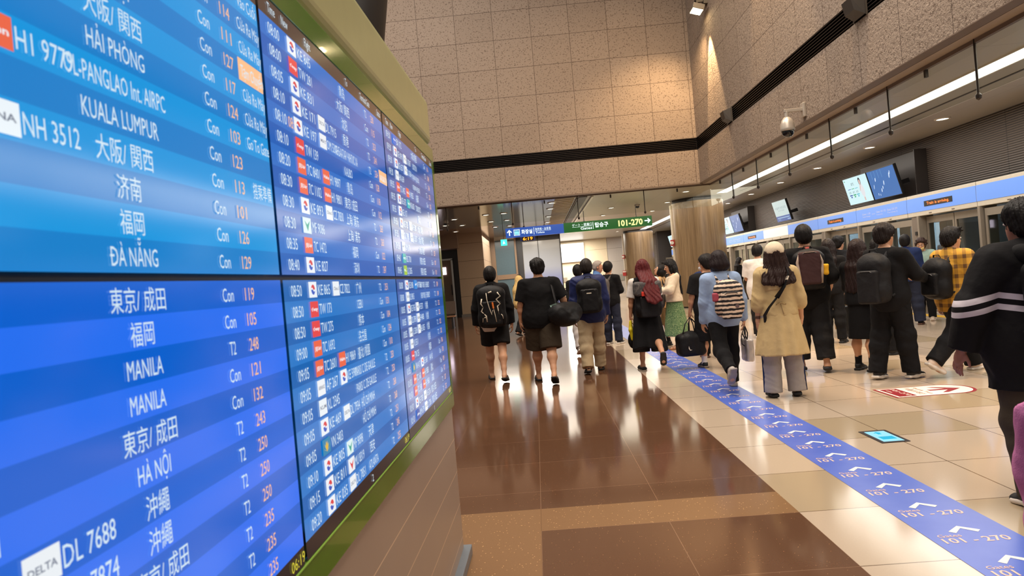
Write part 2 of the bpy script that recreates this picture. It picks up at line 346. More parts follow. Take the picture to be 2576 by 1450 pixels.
for nm, horiz, lab in (('a', 1, 'clear glass smoke curtain hung below the tiled back wall'), ('b', 0, 'clear glass smoke curtain hung along the platform side wall edge')):
    g = thing('smoke_curtain', lab, 'glass screen', (0, 0, HC-.05))
    st = [XG-1.96*i for i in range(9)] if horiz else [YG]+[18.30-2.0*i for i in range(12)]
    for i in range(len(st)-1):
        a, b_ = st[i+1]+.004, st[i]-.004
        w = MB(); w.box(*(((a, YG-.006, -.62), (b_, YG+.006, 0)) if horiz else ((XG-.006, a, -.62), (XG+.006, b_, 0)))); w.build('pane', M_glass, g)
        w = MB(); p = (st[i+1], YG-.015) if horiz else (XG-.015, st[i+1])
        w.cyl((*p, -.62), (*p, .05), .014, n=8); w.lathe([(0, -.68), (.03, -.66), (.035, -.62), (.012, -.59)], (*p, 0), 10); w.build('rod', M_rod, g)
        q = ((a+b_)/2, YG-.02) if horiz else (XG-.02, (a+b_)/2)
        w = MB(); w.box((q[0]-.02, q[1]-.02, -.12), (q[0]+.02, q[1]+.02, -.02)); w.build('clip', M_rod, g)

# ceiling lights
M_dl = emat('downlight_glow', (255, 246, 228), 6.0); M_ring = mat('white_ring', (215, 208, 196), .4)
proto = thing('downlight', 'round ceiling downlight above the far end of the platform', 'ceiling light', (7.93, 31.0, HC), group='downlights in the ceiling')
w = MB(); w.lathe([(0, -.012), (.105, -.012)], n=20); w.build('lens', M_dl, proto)
w = MB(); w.lathe([(.105, -.02), (.135, -.02), (.14, 0)], n=20); w.build('ring', M_ring, proto)
spots = [(7.93, y, '') for y in (7.2, 10.3, 13.4, 16.25, 19.2, 22.05, 25.0, 28.0)]
spots = [(x, y, f'round downlight in the ceiling over the platform doors, {"first second third fourth fifth sixth seventh eighth".split()[i]} along the row') for i, (x, y, l) in enumerate(spots)]
for xx, row, nm in ((5.0, (22.2, 25.3, 28.5, 40.6), 'in line with the corner of the glass curtain'), (2.99, (25.5, 28.5), 'above the arrow end of the green sign'), (.72, (22.0, 23.85, 26.8, 29.5), 'beside the cream slats'), (-.9, (24.0, 26.8, 29.6), 'over the blue part of the sign'), (-1.52, (24.0, 26.8, 29.6), 'in the metal ceiling before the granite pier'), (-2.7, (24.6, 27.3), 'in the metal ceiling in front of the dark door'), (-3.3, (26.8, 30.2), 'in the metal ceiling nearest the flight board')):
    for i, y in enumerate(row): spots.append((xx, y, f'round downlight {nm}, {"first second third fourth".split()[i]} of its row'))
for x, y, l in spots: dup(proto, (x, y, HC), l)
M_led = emat('led_strip_glow', (255, 255, 255), 2.6)
for y0, y1, l in ((-6, 23.6, 'long glowing LED strip in the platform ceiling running up to the near oak column'), (26.4, 46.9, 'shorter glowing LED strip in the ceiling beyond the near oak column')):
    s = thing('ceiling_strip_light', l, 'ceiling light', (6.49, y0, HC))
    w = MB(); w.box((-.18, 0, -.012), (.18, y1-y0, -.004)); w.build('diffuser', M_led, s)
    w = MB(); w.box((-.2, 0, -.02), (-.18, y1-y0, 0)); w.box((.18, 0, -.02), (.2, y1-y0, 0)); w.build('trim_rail', M_ring, s)
    w = MB(); w.box((.62, 0, -.01), (.66, y1-y0, 0)); w.build('slot', M_cap, s)

# floodlights on the side wall
def flood(y, z, power, lab):
    f = thing('floodlight', lab, 'wall lamp', (XW, y, z))
    w = MB(); w.box((-.1, -.1, .18), (0, .1, .42)); w.box((-.3, -.03, .25), (-.08, .03, .32)); w.box((-.3, -.16, .05), (-.27, -.13, .3)); w.box((-.3, .13, .05), (-.27, .16, .3)); w.box((-.3, -.16, .27), (-.27, .16, .31)); w.build('bracket', mat('dark_bracket', (60, 54, 48), .5), f)
    R = Matrix.Rotation(radians(18), 4, 'Y'); w = MB(); w.box((-.42, -.2, -.06), (-.12, .2, .08), M=R); bevel(w.build('housing', mat('grey_lamp_housing', (96, 90, 82), .4), f))
    w = MB(); w.box((-.40, -.18, -.066), (-.14, .18, -.061), M=R); w.build('lens', emat('flood_glow', (255, 226, 170), 30), f)
    spot('flood_beam', (XW-.30, y, z-.12), (XW+.25, y-.1, z-4.5), power, 42, .35, rad=.04)
    spot('flood_wash', (XW-.34, y, z-.1), (XW-1.6, y+3.2, z-4), power*.45, 95, .9, rad=.06)
flood(18.0, 7.95, 1500, 'bright floodlight on a bracket high on the granite side wall near the corner')
flood(13.5, 10.6, 2600, 'second floodlight higher on the granite side wall')
flood(9.0, 10.6, 2200, 'third floodlight higher on the granite side wall')
# small speakers in the louvre band
for y, l in ((16.78, 'small dark wedge speaker in the louvre band above the corner'), (10.14, 'larger looking dark wedge speaker in the louvre band above the camera dome')):
    w = MB(); w.add([(-.16, -.14, -.08), (-.16, .14, -.08), (-.02, .17, -.16), (-.02, -.17, -.16), (-.2, -.14, .1), (-.2, .14, .1), (-.0, .17, .16), (-.0, -.17, .16)], [(0, 1, 2, 3), (4, 7, 6, 5), (0, 4, 5, 1), (1, 5, 6, 2), (2, 6, 7, 3), (3, 7, 4, 0)])
    s = thing('wall_speaker', l, 'speaker', (XW-.005, y, 4.98)); w.build('cabinet', mat('dark_speaker', (40, 35, 32), .5), s)
    w = MB(); w.box((-.02, -.2, -.18), (.0, -.18, .18)); w.box((-.02, .18, -.18), (0, .2, .18)); w.build('bracket', mat('dark_bracket', (60, 54, 48), .5), s)
# security camera dome
cv = thing('security_camera', 'grey dome security camera hanging from an arm on the granite side wall', 'camera', (XW, 12.4, 4.05))
M_sil = mat('silver_paint', (176, 168, 158), .35, .4)
w = MB(); w.box((-.05, -.07, -.13), (0, .07, .12)); bevel(w.build('wall_plate', M_sil, cv))
w = MB(); w.box((-.36, -.03, -.02), (-.03, .03, .035)); w.cyl((-.32, 0, 0), (-.32, 0, -.12), .035); bevel(w.build('arm', M_sil, cv), .006)
w = MB(); w.lathe([(.0, -.1), (.05, -.105), (.09, -.15), (.115, -.22), (.12, -.30), (.125, -.33), (.11, -.35)], (-.32, 0, 0), 28); w.build('housing', M_sil, cv, True)
w = MB(); w.lathe([(.10, -.35), (.1, -.38), (.085, -.42), (.05, -.45), (0, -.46)], (-.32, 0, 0), 28); w.build('dome', mat('smoked_dome', (14, 14, 18), .08), cv, True)
# leaning black structural tube behind the board
w = MB(); w.cyl((-2.87, 9, 0), (-.62, 9, 13.5), .37, n=40, caps=False); o = w.build('structural_tube', mat('black_paint', (20, 17, 16), .45), None, True); struct(o)
# dome cameras on the lobby ceiling
for x, y, l in ((3.9, 25.2, 'small black dome camera on the ceiling by the near oak column'), (5.0, 33.6, 'black dome camera on the ceiling above the arrow of the green sign'), (-3.1, 25.3, 'black dome camera on the ceiling close to the flight board edge')):
    c = thing('dome_camera', l, 'camera', (x, y, HC)); w = MB(); w.lathe([(.1, 0), (.1, -.04), (.07, -.06)], n=20); w.build('mount', M_sil, c, True)
    w = MB(); w.lathe([(.075, -.05), (.07, -.1), (.04, -.13), (0, -.14)], n=20); w.build('dome', mat('smoked_dome', (14, 14, 18), .08), c, True)

# hanging wayfinding sign (blue toilets part + green gates part)
SY = 25.3
sg = thing('hanging_sign', 'long hanging sign, blue toilets part joined to a green gates part', 'sign', (0, SY, 3.06))
M_sb = emat('sign_blue', (58, 98, 190), .8); M_sgn = emat('sign_green', (38, 108, 42), .72); M_sw = emat('sign_white', (240, 255, 250), 1.5); M_sy = emat('sign_yellow', (255, 244, 150), 1.5); M_cy = emat('sign_cyan', (150, 235, 240), 1.3)
xa, xm, xb = -.94, 1.19, 4.40
w = MB(); w.box((xa, 0, 0), (xm, .14, .345)); w.build('toilets_panel', M_sb, sg)
w = MB(); w.box((xm, 0, 0), (xb, .14, .36)); w.build('gates_panel', M_sgn, sg)
for x in (-.25, .5, 1.95, 3.85):
    w = MB(); w.cyl((x, .07, .34), (x, .07, HC-3.06), .016, n=8); w.lathe([(.05, .34), (.04, .38), (.016, .4)], (x, .07, 0), 10); w.build('hanger_rod', M_rod, sg)
ux, uy = (1, 0, 0), (0, 0, 1); yy = -.004
def word(s_, o, h, w_, al='l', m_=M_sw, nm='lettering', bold=0.0):
    q = MB(); text(q, s_, o, ux, uy, h, w_, al, bold=bold); q.build(nm, m_, sg)
def bar(a, b_, nm='divider'):
    q = MB(); q.box(a, b_); q.build(nm, M_sw, sg)
word('화장실', (-.36, yy, .11), .125, .40, bold=.02); word('洗手间・お手洗', (.14, yy, .19), .075, .58); word('Toilets', (.16, yy, .075), .07, .32)
bar((.09, yy-.002, .05), (.105, yy, .30)); bar((.14, yy-.002, .163), (.72, yy, .170))
def arrow(w, x, z, s, d):
    if d == 'u': P = lambda a, b: (x+a*s, yy, z+b*s)
    else: P = lambda a, b: (x+b*s, yy, z-a*s)
    w.quad(P(-.09, -.5), P(.09, -.5), P(.09, .35), P(-.09, .35)); w.quad(P(0, .5), P(-.42, .08), P(-.3, -.04), P(0, .26)); w.quad(P(0, .5), P(0, .26), P(.3, -.04), P(.42, .08))
w = MB(); arrow(w, -.80, .18, .22, 'u'); w.build('arrow', M_sw, sg); w = MB(); arrow(w, 4.24, .19, .22, 'r'); w.build('arrow', M_sw, sg)
w = MB()
w.box((-.64, yy-.001, .06), (-.42, yy, .075)); w.box((-.64, yy-.001, .265), (-.42, yy, .28)); w.box((-.64, yy-.001, .06), (-.625, yy, .28)); w.box((-.435, yy-.001, .06), (-.42, yy, .28))
w.build('pictogram_border', M_sw, sg)
word('ゲート・搭乗口', (1.5, yy, .20), .085, .72); word('Gates', (2.22, yy, .065), .1, .42, 'r', bold=.01); word('탑승구', (2.33, yy, .12), .14, .48, bold=.02)
bar((2.255, yy-.002, .06), (2.27, yy, .31)); bar((1.5, yy-.002, .172), (2.22, yy, .180))
for px_ in (-.585, -.53, -.475):
    w = MB(); w.add([(px_+.02*cos(a), yy-.003, .235+.02*sin(a)) for a in [i*pi/5 for i in range(10)]], [tuple(range(10))])
    w.add([(px_-.026, yy-.003, .205), (px_+.026, yy-.003, .205), (px_+.02, yy-.003, .085), (px_-.02, yy-.003, .085)], [(0, 1, 2, 3)]); w.build('toilet_pictogram', M_cy, sg)
w = MB(); text(w, '101-270', (3.18, yy, .075), ux, uy, .21, .88, bold=.03); w.build('gate_number', M_sy, sg)
ck = thing('digital_clock', 'small digital clock showing 6:19 under the blue part of the sign', 'clock', (-.15, SY, 2.9))
w = MB(); w.box((-.27, .02, 0), (.27, .12, .15)); w.build('case', mat('blue_case', (40, 56, 130), .4), ck)
w = MB(); w.box((-.2, .012, .01), (.22, .019, .15)); w.build('display', mat('black_display', (30, 10, 10), .3), ck)
w = MB(); text(w, '6:19', (0, .008, .025), ux, uy, .11, .36, 'c', bold=.02); w.build('digits', emat('clock_amber', (255, 150, 30), 2.5), ck)
w = MB()
for x in (-.15, .15): w.cyl((x, .07, .15), (x, .07, .158), .01, n=6)
w.build('hanger', M_rod, ck)
ex = thing('exit_sign', 'glowing turquoise exit sign hanging before the slate glass', 'sign', (-1.1, 27, 2.87))
w = MB(); w.box((-.13, 0, 0), (.13, .05, .26)); w.build('case', M_pl, ex); w = MB(); w.box((-.12, -.006, .01), (.12, -.001, .25)); w.build('face', emat('exit_glow', (70, 235, 205), 1.6), ex)
w = MB(); w.cyl((0, .025, .26), (0, .025, HC-2.87), .01, n=6); w.build('rod', M_rod, ex)
w = MB(); w.lathe([(.0, .2), (.022, .19), (0, .155)], (0, -.012, 0), 8); w.add([(-.03, -.012, .15), (.03, -.012, .15), (.05, -.012, .06), (.0, -.012, .1), (-.05, -.012, .05)], [(0, 1, 2, 3, 4)]); w.build('running_figure', M_sw, ex)
# bench near the pier
bn = thing('bench', 'metal waiting bench with tan top beyond the flight board', 'bench', (-3.35, 24.2, 0))
w = MB(); w.box((-.6, -.25, .40), (.45, .25, .44)); bevel(w.build('seat', mat('tan_vinyl', (150, 104, 70), .5), bn))
w = MB(); w.box((-.6, .2, .5), (.45, .24, .95)); w.build('backrest', mat('perforated_steel', (120, 104, 92), .3, .6), bn)
for x in (-.5, .35):
    w = MB(); w.box((x-.03, -.2, .03), (x+.03, .22, .4)); w.box((x-.04, -.26, 0), (x+.04, .26, .035)); w.build('leg', mat('black_metal', (25, 23, 22), .4), bn)
# rope-post line of the far check area
rp = thing('queue_rail', 'low dark queue rail in front of the far white wall', 'rail', (1.5, 33, 0))
w = MB(); w.cyl((-.5, 0, .9), (.45, 0, .9), .02); w.build('bar', M_dark, rp); w = MB()
for x in (-.5, .45):
    w = MB(); w.cyl((x, 0, 0), (x, 0, .95), .022); w.cyl((x, 0, 0), (x, 0, .02), .14, n=18); w.build('post', M_dark, rp)

# ---------------------------------------------------------------- floor graphics
gs = thing('floor_stripe', 'long blue floor stripe printed with white chevrons and gate numbers', 'floor graphic', (0, 0, 0))
m = bpy.data.materials.new('blue_floor_vinyl'); m.use_nodes = True; t = NT(m); v = t.co(); n = t.noise(v, 5, 4)
t.col(t.mix(n, lin((66, 92, 186)), lin((92, 116, 200)))); t.b.inputs['Roughness'].default_value = .3
w = MB(); w.quad((1.87, -2, .0015), (2.30, -2, .0015), (2.30, 45, .0015), (1.87, 45, .0015)); w.build('vinyl', m, gs)
M_cv = mat('white_vinyl', (240, 234, 222), .4); M_gt = mat('peach_vinyl', (236, 196, 174), .4)
y = 4.43-.38*5
for i in range(34):
    w = MB(); z = .0025; w.quad((2.005, y-.055, z), (2.03, y-.08, z), (2.085, y-.02, z), (2.085, y+.012, z)); w.quad((2.085, y+.012, z), (2.085, y-.02, z), (2.14, y-.08, z), (2.165, y-.055, z))
    w.build('chevron', M_cv, gs)
    w = MB(); text(w, '101 - 270', (2.075, y-.20, z), (1, 0, 0), (0, 1, 0), .062, .32, 'c', bold=.012); w.build('gate_number_lettering', M_gt, gs)
    w = MB(); text(w, 'Gates', (1.92, y-.125, z), (1, 0, 0), (0, 1, 0), .036, .115, bold=.0); w.build('gates_word_lettering', M_gt, gs)
    y += .38
dc = thing('floor_sticker', 'dark red and white rounded floor sticker with an arrow for the shuttle train', 'floor graphic', (3.46, 6.94, .001))
M_dr = mat('dark_red_vinyl', (134, 32, 40), .4)
def rrect(w, x0, x1, y0, y1, z, mi=0):
    pts = [(x0, y0, z), (x1-.14, y0, z)]; r = (y1-y0)/2
    pts += [(x1-.14+.22*sin(a), (y0+y1)/2-r*cos(a), z) for a in [pi*i/14 for i in range(1, 14)]] + [(x1-.14, y1, z), (x0, y1, z)]
    w.add(pts, [tuple(range(len(pts)))], mi)
w = MB(); rrect(w, 0, .80, 0, .51, 0); w.build('red_border', M_dr, dc)
w = MB(); rrect(w, .025, .77, .02, .49, .001); w.build('white_field', mat('sticker_white', (240, 222, 208), .4), dc)
w = MB(); z = .002; w.quad((.05, .05, z), (.22, .05, z), (.22, .46, z), (.05, .46, z)); w.build('number_block', M_dr, dc); w = MB(); w.add([(.50, .10, z), (.56, .10, z), (.76, .25, z), (.56, .40, z), (.50, .40, z), (.62, .28, z), (.44, .28, z), (.44, .22, z), (.62, .22, z)], [(2, 3, 4, 5, 8, 0, 1), (5, 6, 7, 8)]); w.build('arrow', M_dr, dc)
w = MB(); text(w, 'Gates', (.08, .40, .003), (0, -1, 0), (1, 0, 0), .03, .12); w.build('gates_word_lettering', mat('sticker_white', (240, 222, 208), .4), dc); w = MB(); text(w, '101-270', (.14, .43, .003), (0, -1, 0), (1, 0, 0), .05, .36); w.build('white_lettering', mat('sticker_white', (240, 222, 208), .4), dc)
w = MB(); text(w, '셔틀트레인', (.28, .44, .003), (0, -1, 0), (1, 0, 0), .05, .36); w.build('train_name_lettering', mat('grey_brown_print', (150, 110, 100), .5), dc); w = MB(); text(w, 'Shuttle Train', (.37, .44, .003), (0, -1, 0), (1, 0, 0), .04, .36); w.build('grey_lettering', mat('grey_brown_print', (150, 110, 100), .5), dc)
fs = thing('floor_display', 'glowing pale blue display panel sunk in the beige floor in a dark frame', 'floor display', (2.53, 5.36, .001))
w = MB(); w.box((0, 0, 0), (.215, .39, .004)); w.build('frame', mat('dark_metal_frame', (52, 46, 48), .35), fs)
w = MB(); w.box((.03, .03, .004), (.185, .35, .006)); w.build('screen', emat('floor_screen_glow', (170, 240, 255), 1.0, .1), fs)
w = MB(); z = .0075; w.quad((.05, .08, z), (.16, .08, z), (.16, .17, z), (.05, .17, z)); w.add([(.09, .24, z), (.12, .24, z), (.12, .28, z), (.14, .28, z), (.105, .32, z), (.07, .28, z), (.09, .28, z)], [tuple(range(7))]); w.build('symbol', emat('cyan_symbol', (60, 205, 245), .9), fs)
# ================================================================ flight information board
BD = Vector((.01878, .99982, 0)); BN = Vector((BD.y, -BD.x, 0)); B0 = Vector((-.5, 3.77, 0))   # along, outward normal, far end at the floor
board = thing('flight_information_board', 'large green-framed flight board of six blue departure screens on a tan panelled base', 'flight board', B0)
def P(u, z, n=0.0): return tuple(BD*u + BN*n + Vector((0, 0, z)))
def slab(w, u0, u1, z0, z1, n0, n1, mi=0):
    w.add([P(u0, z0, n1), P(u1, z0, n1), P(u1, z0, n0), P(u0, z0, n0), P(u0, z1, n1), P(u1, z1, n1), P(u1, z1, n0), P(u0, z1, n0)],
          [(0, 1, 2, 3), (7, 6, 5, 4), (0, 4, 5, 1), (1, 5, 6, 2), (2, 6, 7, 3), (3, 7, 4, 0)], mi)
UL = -3.56
M_grn = mat('gloss_green_paint', (78, 132, 14), .12, coat=.5); M_lg = mat('pale_green_paint', (186, 186, 134), .3); M_gap = mat('dark_green_gap', (12, 24, 6), .5)
m = bpy.data.materials.new('tan_panel'); m.use_nodes = True; t = NT(m); v = t.co(); x, y, z = t.xyz(v)
jz, _ = t.joint(z, .118, .178, .005); n = t.noise(v, 3, 2); c = t.mix(n, lin((168, 146, 128)), lin((178, 156, 138))); t.col(t.mix(jz, c, lin((226, 196, 164)))); t.b.inputs['Roughness'].default_value = .35
w = MB(); slab(w, UL, -.03, 0, .829, -.55, -.012); w.build('base_panel', m, board)
w = MB(); slab(w, UL, .012, 0, .055, -.6, .028); bevel(w.build('skirting', mat('blue_grey_skirting', (112, 120, 128), .35), board), .004)
w = MB()
slab(w, UL, 0, .829, .906, -.5, 0); slab(w, UL, 0, 2.158, 2.232, -.5, 0); slab(w, -.062, 0, .906, 2.158, -.5, 0)
w.quad(P(UL, .906, 0), P(-.062, .906, 0), P(-.062, .912, -.012), P(UL, .912, -.012), 1); slab(w, UL, -.062, .906, .911, -.012, .003, 1)
slab(w, UL, .0, 2.232, 2.25, -.5, -.02, 2)
bevel(w.build('frame', [M_grn, mat('bright_green_lip', (134, 176, 60), .2), M_gap], board), .006)
w = MB(); slab(w, UL, -.012, 2.25, 2.50, -.5, .0); bevel(w.build('top_cap', M_lg, board), .035, 4)
w = MB(); slab(w, UL+.02, -.064, .908, 2.157, -.45, -.016); w.build('backing', mat('black_bezel', (8, 8, 10), .3), board)
M_wt = emat('screen_white', (214, 236, 250), .95); M_or = emat('screen_orange', (255, 196, 146), .95); M_hd = emat('screen_header_brown', (82, 62, 54), .8); M_ft = emat('screen_footer_black', (22, 18, 26), .8); M_ye = emat('screen_yellow', (226, 214, 60), .9)
LOGO = {'KE': ((240, 246, 252), 'swirl'), 'TW': ((232, 70, 72), "t'way"), '7C': ((240, 104, 72), 'JEJUair'), 'H1': ((240, 104, 72), 'Hahn'), 'DL': ((238, 244, 248), 'DELTA'), 'MF': ((222, 244, 246), 'bird'), 'CZ': ((238, 244, 250), 'China S'), 'OM': ((238, 244, 250), 'MIAT'),
        'AF': ((242, 246, 250), 'AIRFRANCE'), 'KL': ((238, 246, 250), 'KLM'), 'VN': ((16, 132, 176), 'lotus'), 'MU': ((238, 244, 250), 'bird2'), 'NH': ((238, 248, 255), 'ANA'), 'BX': ((40, 108, 214), 'air busan'), 'WS': ((40, 188, 190), 'WS'), 'HX': ((238, 244, 250), 'HX'), 'RS': ((40, 180, 170), 'RS'), 'LJ': ((160, 200, 40), 'L'), 'AP': ((40, 140, 220), 'AP'),
        'VS': ((238, 244, 250), 'virgin'), 'JL': ((238, 244, 250), 'jal'), 'EI': ((238, 244, 250), 'EI'), 'HL': ((238, 244, 250), 'HL'), 'AM': ((40, 80, 170), 'AM')}
L_wh = emat('logo_white', (240, 246, 252), .95); L_rd = emat('logo_red', (226, 70, 76), .9); L_bl = emat('logo_blue', (50, 90, 200), .9); L_dk = emat('logo_grey', (120, 130, 150), .9); L_gr = emat('logo_green', (30, 170, 150), .9)
def logo(w, mats, code, u, z, s, n):
    c, kind = LOGO.get(code, LOGO['DL'])
    mm = emat('logo_%d_%d_%d' % c, c, .95)
    if mm not in mats: mats.append(mm)
    W_ = .056*s; H_ = .038*s; mi = mats.index(mm)
    w.quad(P(u, z, n), P(u+W_, z, n), P(u+W_, z+H_, n), P(u, z+H_, n), mi)
    n2 = n+.0006; cu, cz = u+W_/2, z+H_/2
    def ind(x):
        if x not in mats: mats.append(x)
        return mats.index(x)
    if kind == 'swirl':
        for sg, mx in ((1, L_rd), (-1, L_bl)):
            pts = []
            for i in range(9):
                a = pi*i/8; pts.append((cu+sg*(.0105*cos(a)*1.3), cz+sg*.0125*sin(a)))
            for i in range(7):
                a = pi*i/6; pts.append((cu-sg*.0068+sg*-.0068*cos(pi-a)*-1, cz+sg*.005*sin(pi-a)*(1 if True else 0)))
            w.add([P(a, b, n2) for a, b in pts], [tuple(range(len(pts)))], ind(mx))
    elif kind in ('bird', 'bird2'):
        mx = ind(L_gr if kind == 'bird' else L_rd)
        w.add([P(cu-.018, cz+.012, n2), P(cu, cz+.002, n2), P(cu+.02, cz+.013, n2), P(cu+.008, cz-.004, n2), P(cu+.002, cz-.014, n2), P(cu-.008, cz-.002, n2)], [(0, 5, 1), (1, 3, 2), (1, 5, 4, 3)], mx)
    elif kind == 'lotus':
        mx = ind(emat('logo_gold', (236, 190, 50), .9))
        for a in (-70, -40, -12, 12, 40, 70):
            a = radians(a); w.add([P(cu, cz-.013, n2), P(cu+.012*sin(a)-.004*cos(a), cz-.013+.016*cos(a), n2), P(cu+.022*sin(a), cz-.013+.027*cos(a), n2), P(cu+.012*sin(a)+.004*cos(a), cz-.013+.016*cos(a), n2)], [(0, 1, 2, 3)], mx)
    else:
        mx = ind(L_wh if c[2] < 230 else L_dk)
        text(w, kind, P(cu, cz-.004*s, n2), BD, (0, 0, 1), .009*s, .044*s, 'c', mx, bold=.02)
NS = .0022
PAL = {(0, 0): ((4, 156, 232), (0, 132, 212)), (0, 1): ((38, 116, 250), (0, 100, 216)), (1, 0): ((36, 116, 208), (8, 98, 192)), (1, 1): ((38, 126, 210), (2, 104, 188)), (2, 0): ((62, 104, 180), (44, 88, 162)), (2, 1): ((52, 104, 184), (34, 86, 164))}  # brightness by viewing angle is put into each screen's own blues
def screen(ci, ri, rows, page):
    u0 = -3.411+1.115*ci; u1 = u0+1.101; zb, zt = (1.536, 2.154) if ri == 0 else (.913, 1.524)
    lo, hi = (zb, 2.111) if ri == 0 else (.953, zt); rh = (hi-lo)/12
    w = MB(); a, b = PAL[ci, ri]
    def band(z0, z1, mi): w.quad(P(u0, z0), P(u1, z0), P(u1, z1), P(u0, z1), mi)
    for k in range(12): band(hi-(k+1)*rh, hi-k*rh, (k+ri) % 2)
    band(*((2.111, zt) if ri == 0 else (zb, .953)), 2)
    sc = w.build('screen', [emat('screen_blue_%d_%d' % (ci, ri), a, .9, .12), emat('screen_deep_blue_%d_%d' % (ci, ri), b, .9, .12), M_hd if ri == 0 else M_ft], board)
    up = (0, 0, 1)
    def put(name, s, u, z, h, m=M_wt, **kw):
        if not s: return
        q = MB(); text(q, s, P(u0+u, z, NS), BD, up, h, **kw); q.build(name, m, sc)
    if ri == 0:
        for s, u, al in (('Time', .045, 'l'), ('New', .125, 'l'), ('Flight', .30, 'c'), ('To', .645, 'c'), ('Terminal Gate', .86, 'c'), ('Status', 1.05, 'c')):
            put('heading_lettering', s, u, 2.122, .023, align=al, maxw=.15, cond=.66)
    else:
        put('page_number', page, .56, .922, .022, align='c'); put('clock_digits', '06:19', 1.06, .922, .024, M_ye, width=.075, align='c')
    for k, r in enumerate(rows):
        zc = hi-(k+.5)*rh; zz = zc-.014
        tm, nw, f1, f2, ds, tr, gt = (list(r)+['']*8)[:7]; st = r[7] if len(r) > 7 else ''
        put('time_lettering', tm, .038, zz, .027, width=.066); put('new_time_lettering', nw, .115, zz, .027, M_or, width=.066)
        for f, ul, ut in ((f1, .152, .217), (f2, .336, .396)):
            if not f: continue
            lg, lm = MB(), []; logo(lg, lm, f[:2], u0+ul, zc-.019, 1, NS); lg.build('airline_logo', lm, sc)
            put('flight_lettering', f, ut, zz, .027, width=.094)
        cjk = any(ord(ch) > 0x2e80 for ch in ds)
        put('destination_lettering', ds, .585, zz-(.001 if not cjk else .002), .027, align='c', maxw=.225, cond=.78 if cjk else .64)
        put('terminal_lettering', tr, .852, zz, .025, width=.042 if len(tr) > 2 else .024, align='c'); put('gate_lettering', gt, .94, zz, .025, M_or, width=.040, align='c')
        if st.startswith('!'):
            q = MB(); slab(q, u0+.985, u0+1.098, zc-rh*.46, zc+rh*.46, 0, .001); q.build('status_block', M_or, sc); st = st[1:]
        put('status_lettering', st, 1.044, zz, .025, align='c', maxw=.105, cond=.66)
G = 'Cửa Ra Máy'
screen(0, 0, [('07:20', '', 'KE 467', '', 'HÀ NỘI', 'Con', '108', 'Vào Cuối'), ('07:25', '', 'TW 121', '', 'ĐÀ NẴNG', 'Con', '114', G), ('07:30', '', 'VN 409', '', 'HÀ NỘI', 'Con', '111', G), ('07:30', '', 'OM 302', '', 'HÀ NỘI', 'Con', '127', '!Tạm Chuyến'), ('07:35', '', '7C 1302', '', '大阪/ 関西', 'Con', '117', G),
    ('07:35', '', 'VN 425', '', 'HẢI PHÒNG', 'Con', '124', G), ('07:40', '', '7C 2405', 'H1 9779', 'OL-PANGLAO Int. AIRPC', 'Con', '103', 'Go To Gate'), ('07:40', '', 'AP 503', '', 'KUALA LUMPUR', 'Con', '123', ''), ('07:45', '', 'AP 112', 'NH 3512', '大阪/ 関西', 'Con', '113', '搭乘準備'), ('07:50', '', 'MU 516', '', '济南', 'Con', '101', ''), ('07:50', '', 'TW 291', '', '福岡', 'Con', '126', ''), ('07:55', '', '7C 2903', '', 'ĐÀ NẴNG', 'Con', '129', '')], '')
screen(0, 1, [('08:00', '', 'RS 703', '', '東京/ 成田', 'Con', '119'), ('08:00', '', 'LJ 221', '', '福岡', 'Con', '105'), ('08:00', '', 'KE 621', '', 'MANILA', 'T2', '248'), ('08:00', '', 'AP 701', '', 'MANILA', 'Con', '121'), ('08:00', '', '7C 1101', '', '東京/ 成田', 'Con', '132'), ('08:00', '', 'KE 441', '', 'HÀ NỘI', 'T2', '243'),
    ('08:00', '', 'KE 755', 'DL 7688', '沖繩', 'T2', '250'), ('08:00', '', 'LJ 341', 'DL 7874', '沖繩', 'T2', '250'), ('08:00', '', 'KE 703', '', '東京/ 成田', 'T2', '250'), ('08:00', '', 'KE 787', '', '福岡', 'T2', '235'), ('08:00', '', 'KE 789', '', '福岡', 'T2', '235'), ('08:00', '', 'KE 791', '', '福岡', 'T2', '235')], '3')
screen(1, 0, [('08:00', '', 'KE 845', '', '青岛', 'T2', '230'), ('08:00', '', 'TW 281', '', '大阪/ 関西', 'Con', '115'), ('08:05', '', 'KE 831', '', '沈阳', 'T2', '253'), ('08:10', '', 'KE 171', 'DL 7915', '香港', 'T2', '241'), ('08:10', '08:30', 'KE 197', 'OM 5302', 'АНБААТАР/ ЧИНГИС ХА', 'T2', '254', '!онгоцонд суух'), ('08:10', '', 'TW 139', '', 'KALIBO', 'Con', '128'),
    ('08:20', '', '7C 8401', 'H1 9897', '青岛', 'Con', '118'), ('08:30', '', '7C 1102', 'H1 9801', '東京/ 成田', 'Con', '112'), ('08:30', '', 'KE 893', 'CZ 7830', '上海/ 浦东', 'T2', '263'), ('08:30', '', 'MF 9086', '', '上海/ 浦东', 'T2', '263'), ('08:35', '', '7C 1472', '', '福岡', 'Con', '122'), ('08:40', '', 'KE 827', '', '深圳', 'T2', '247')], '')
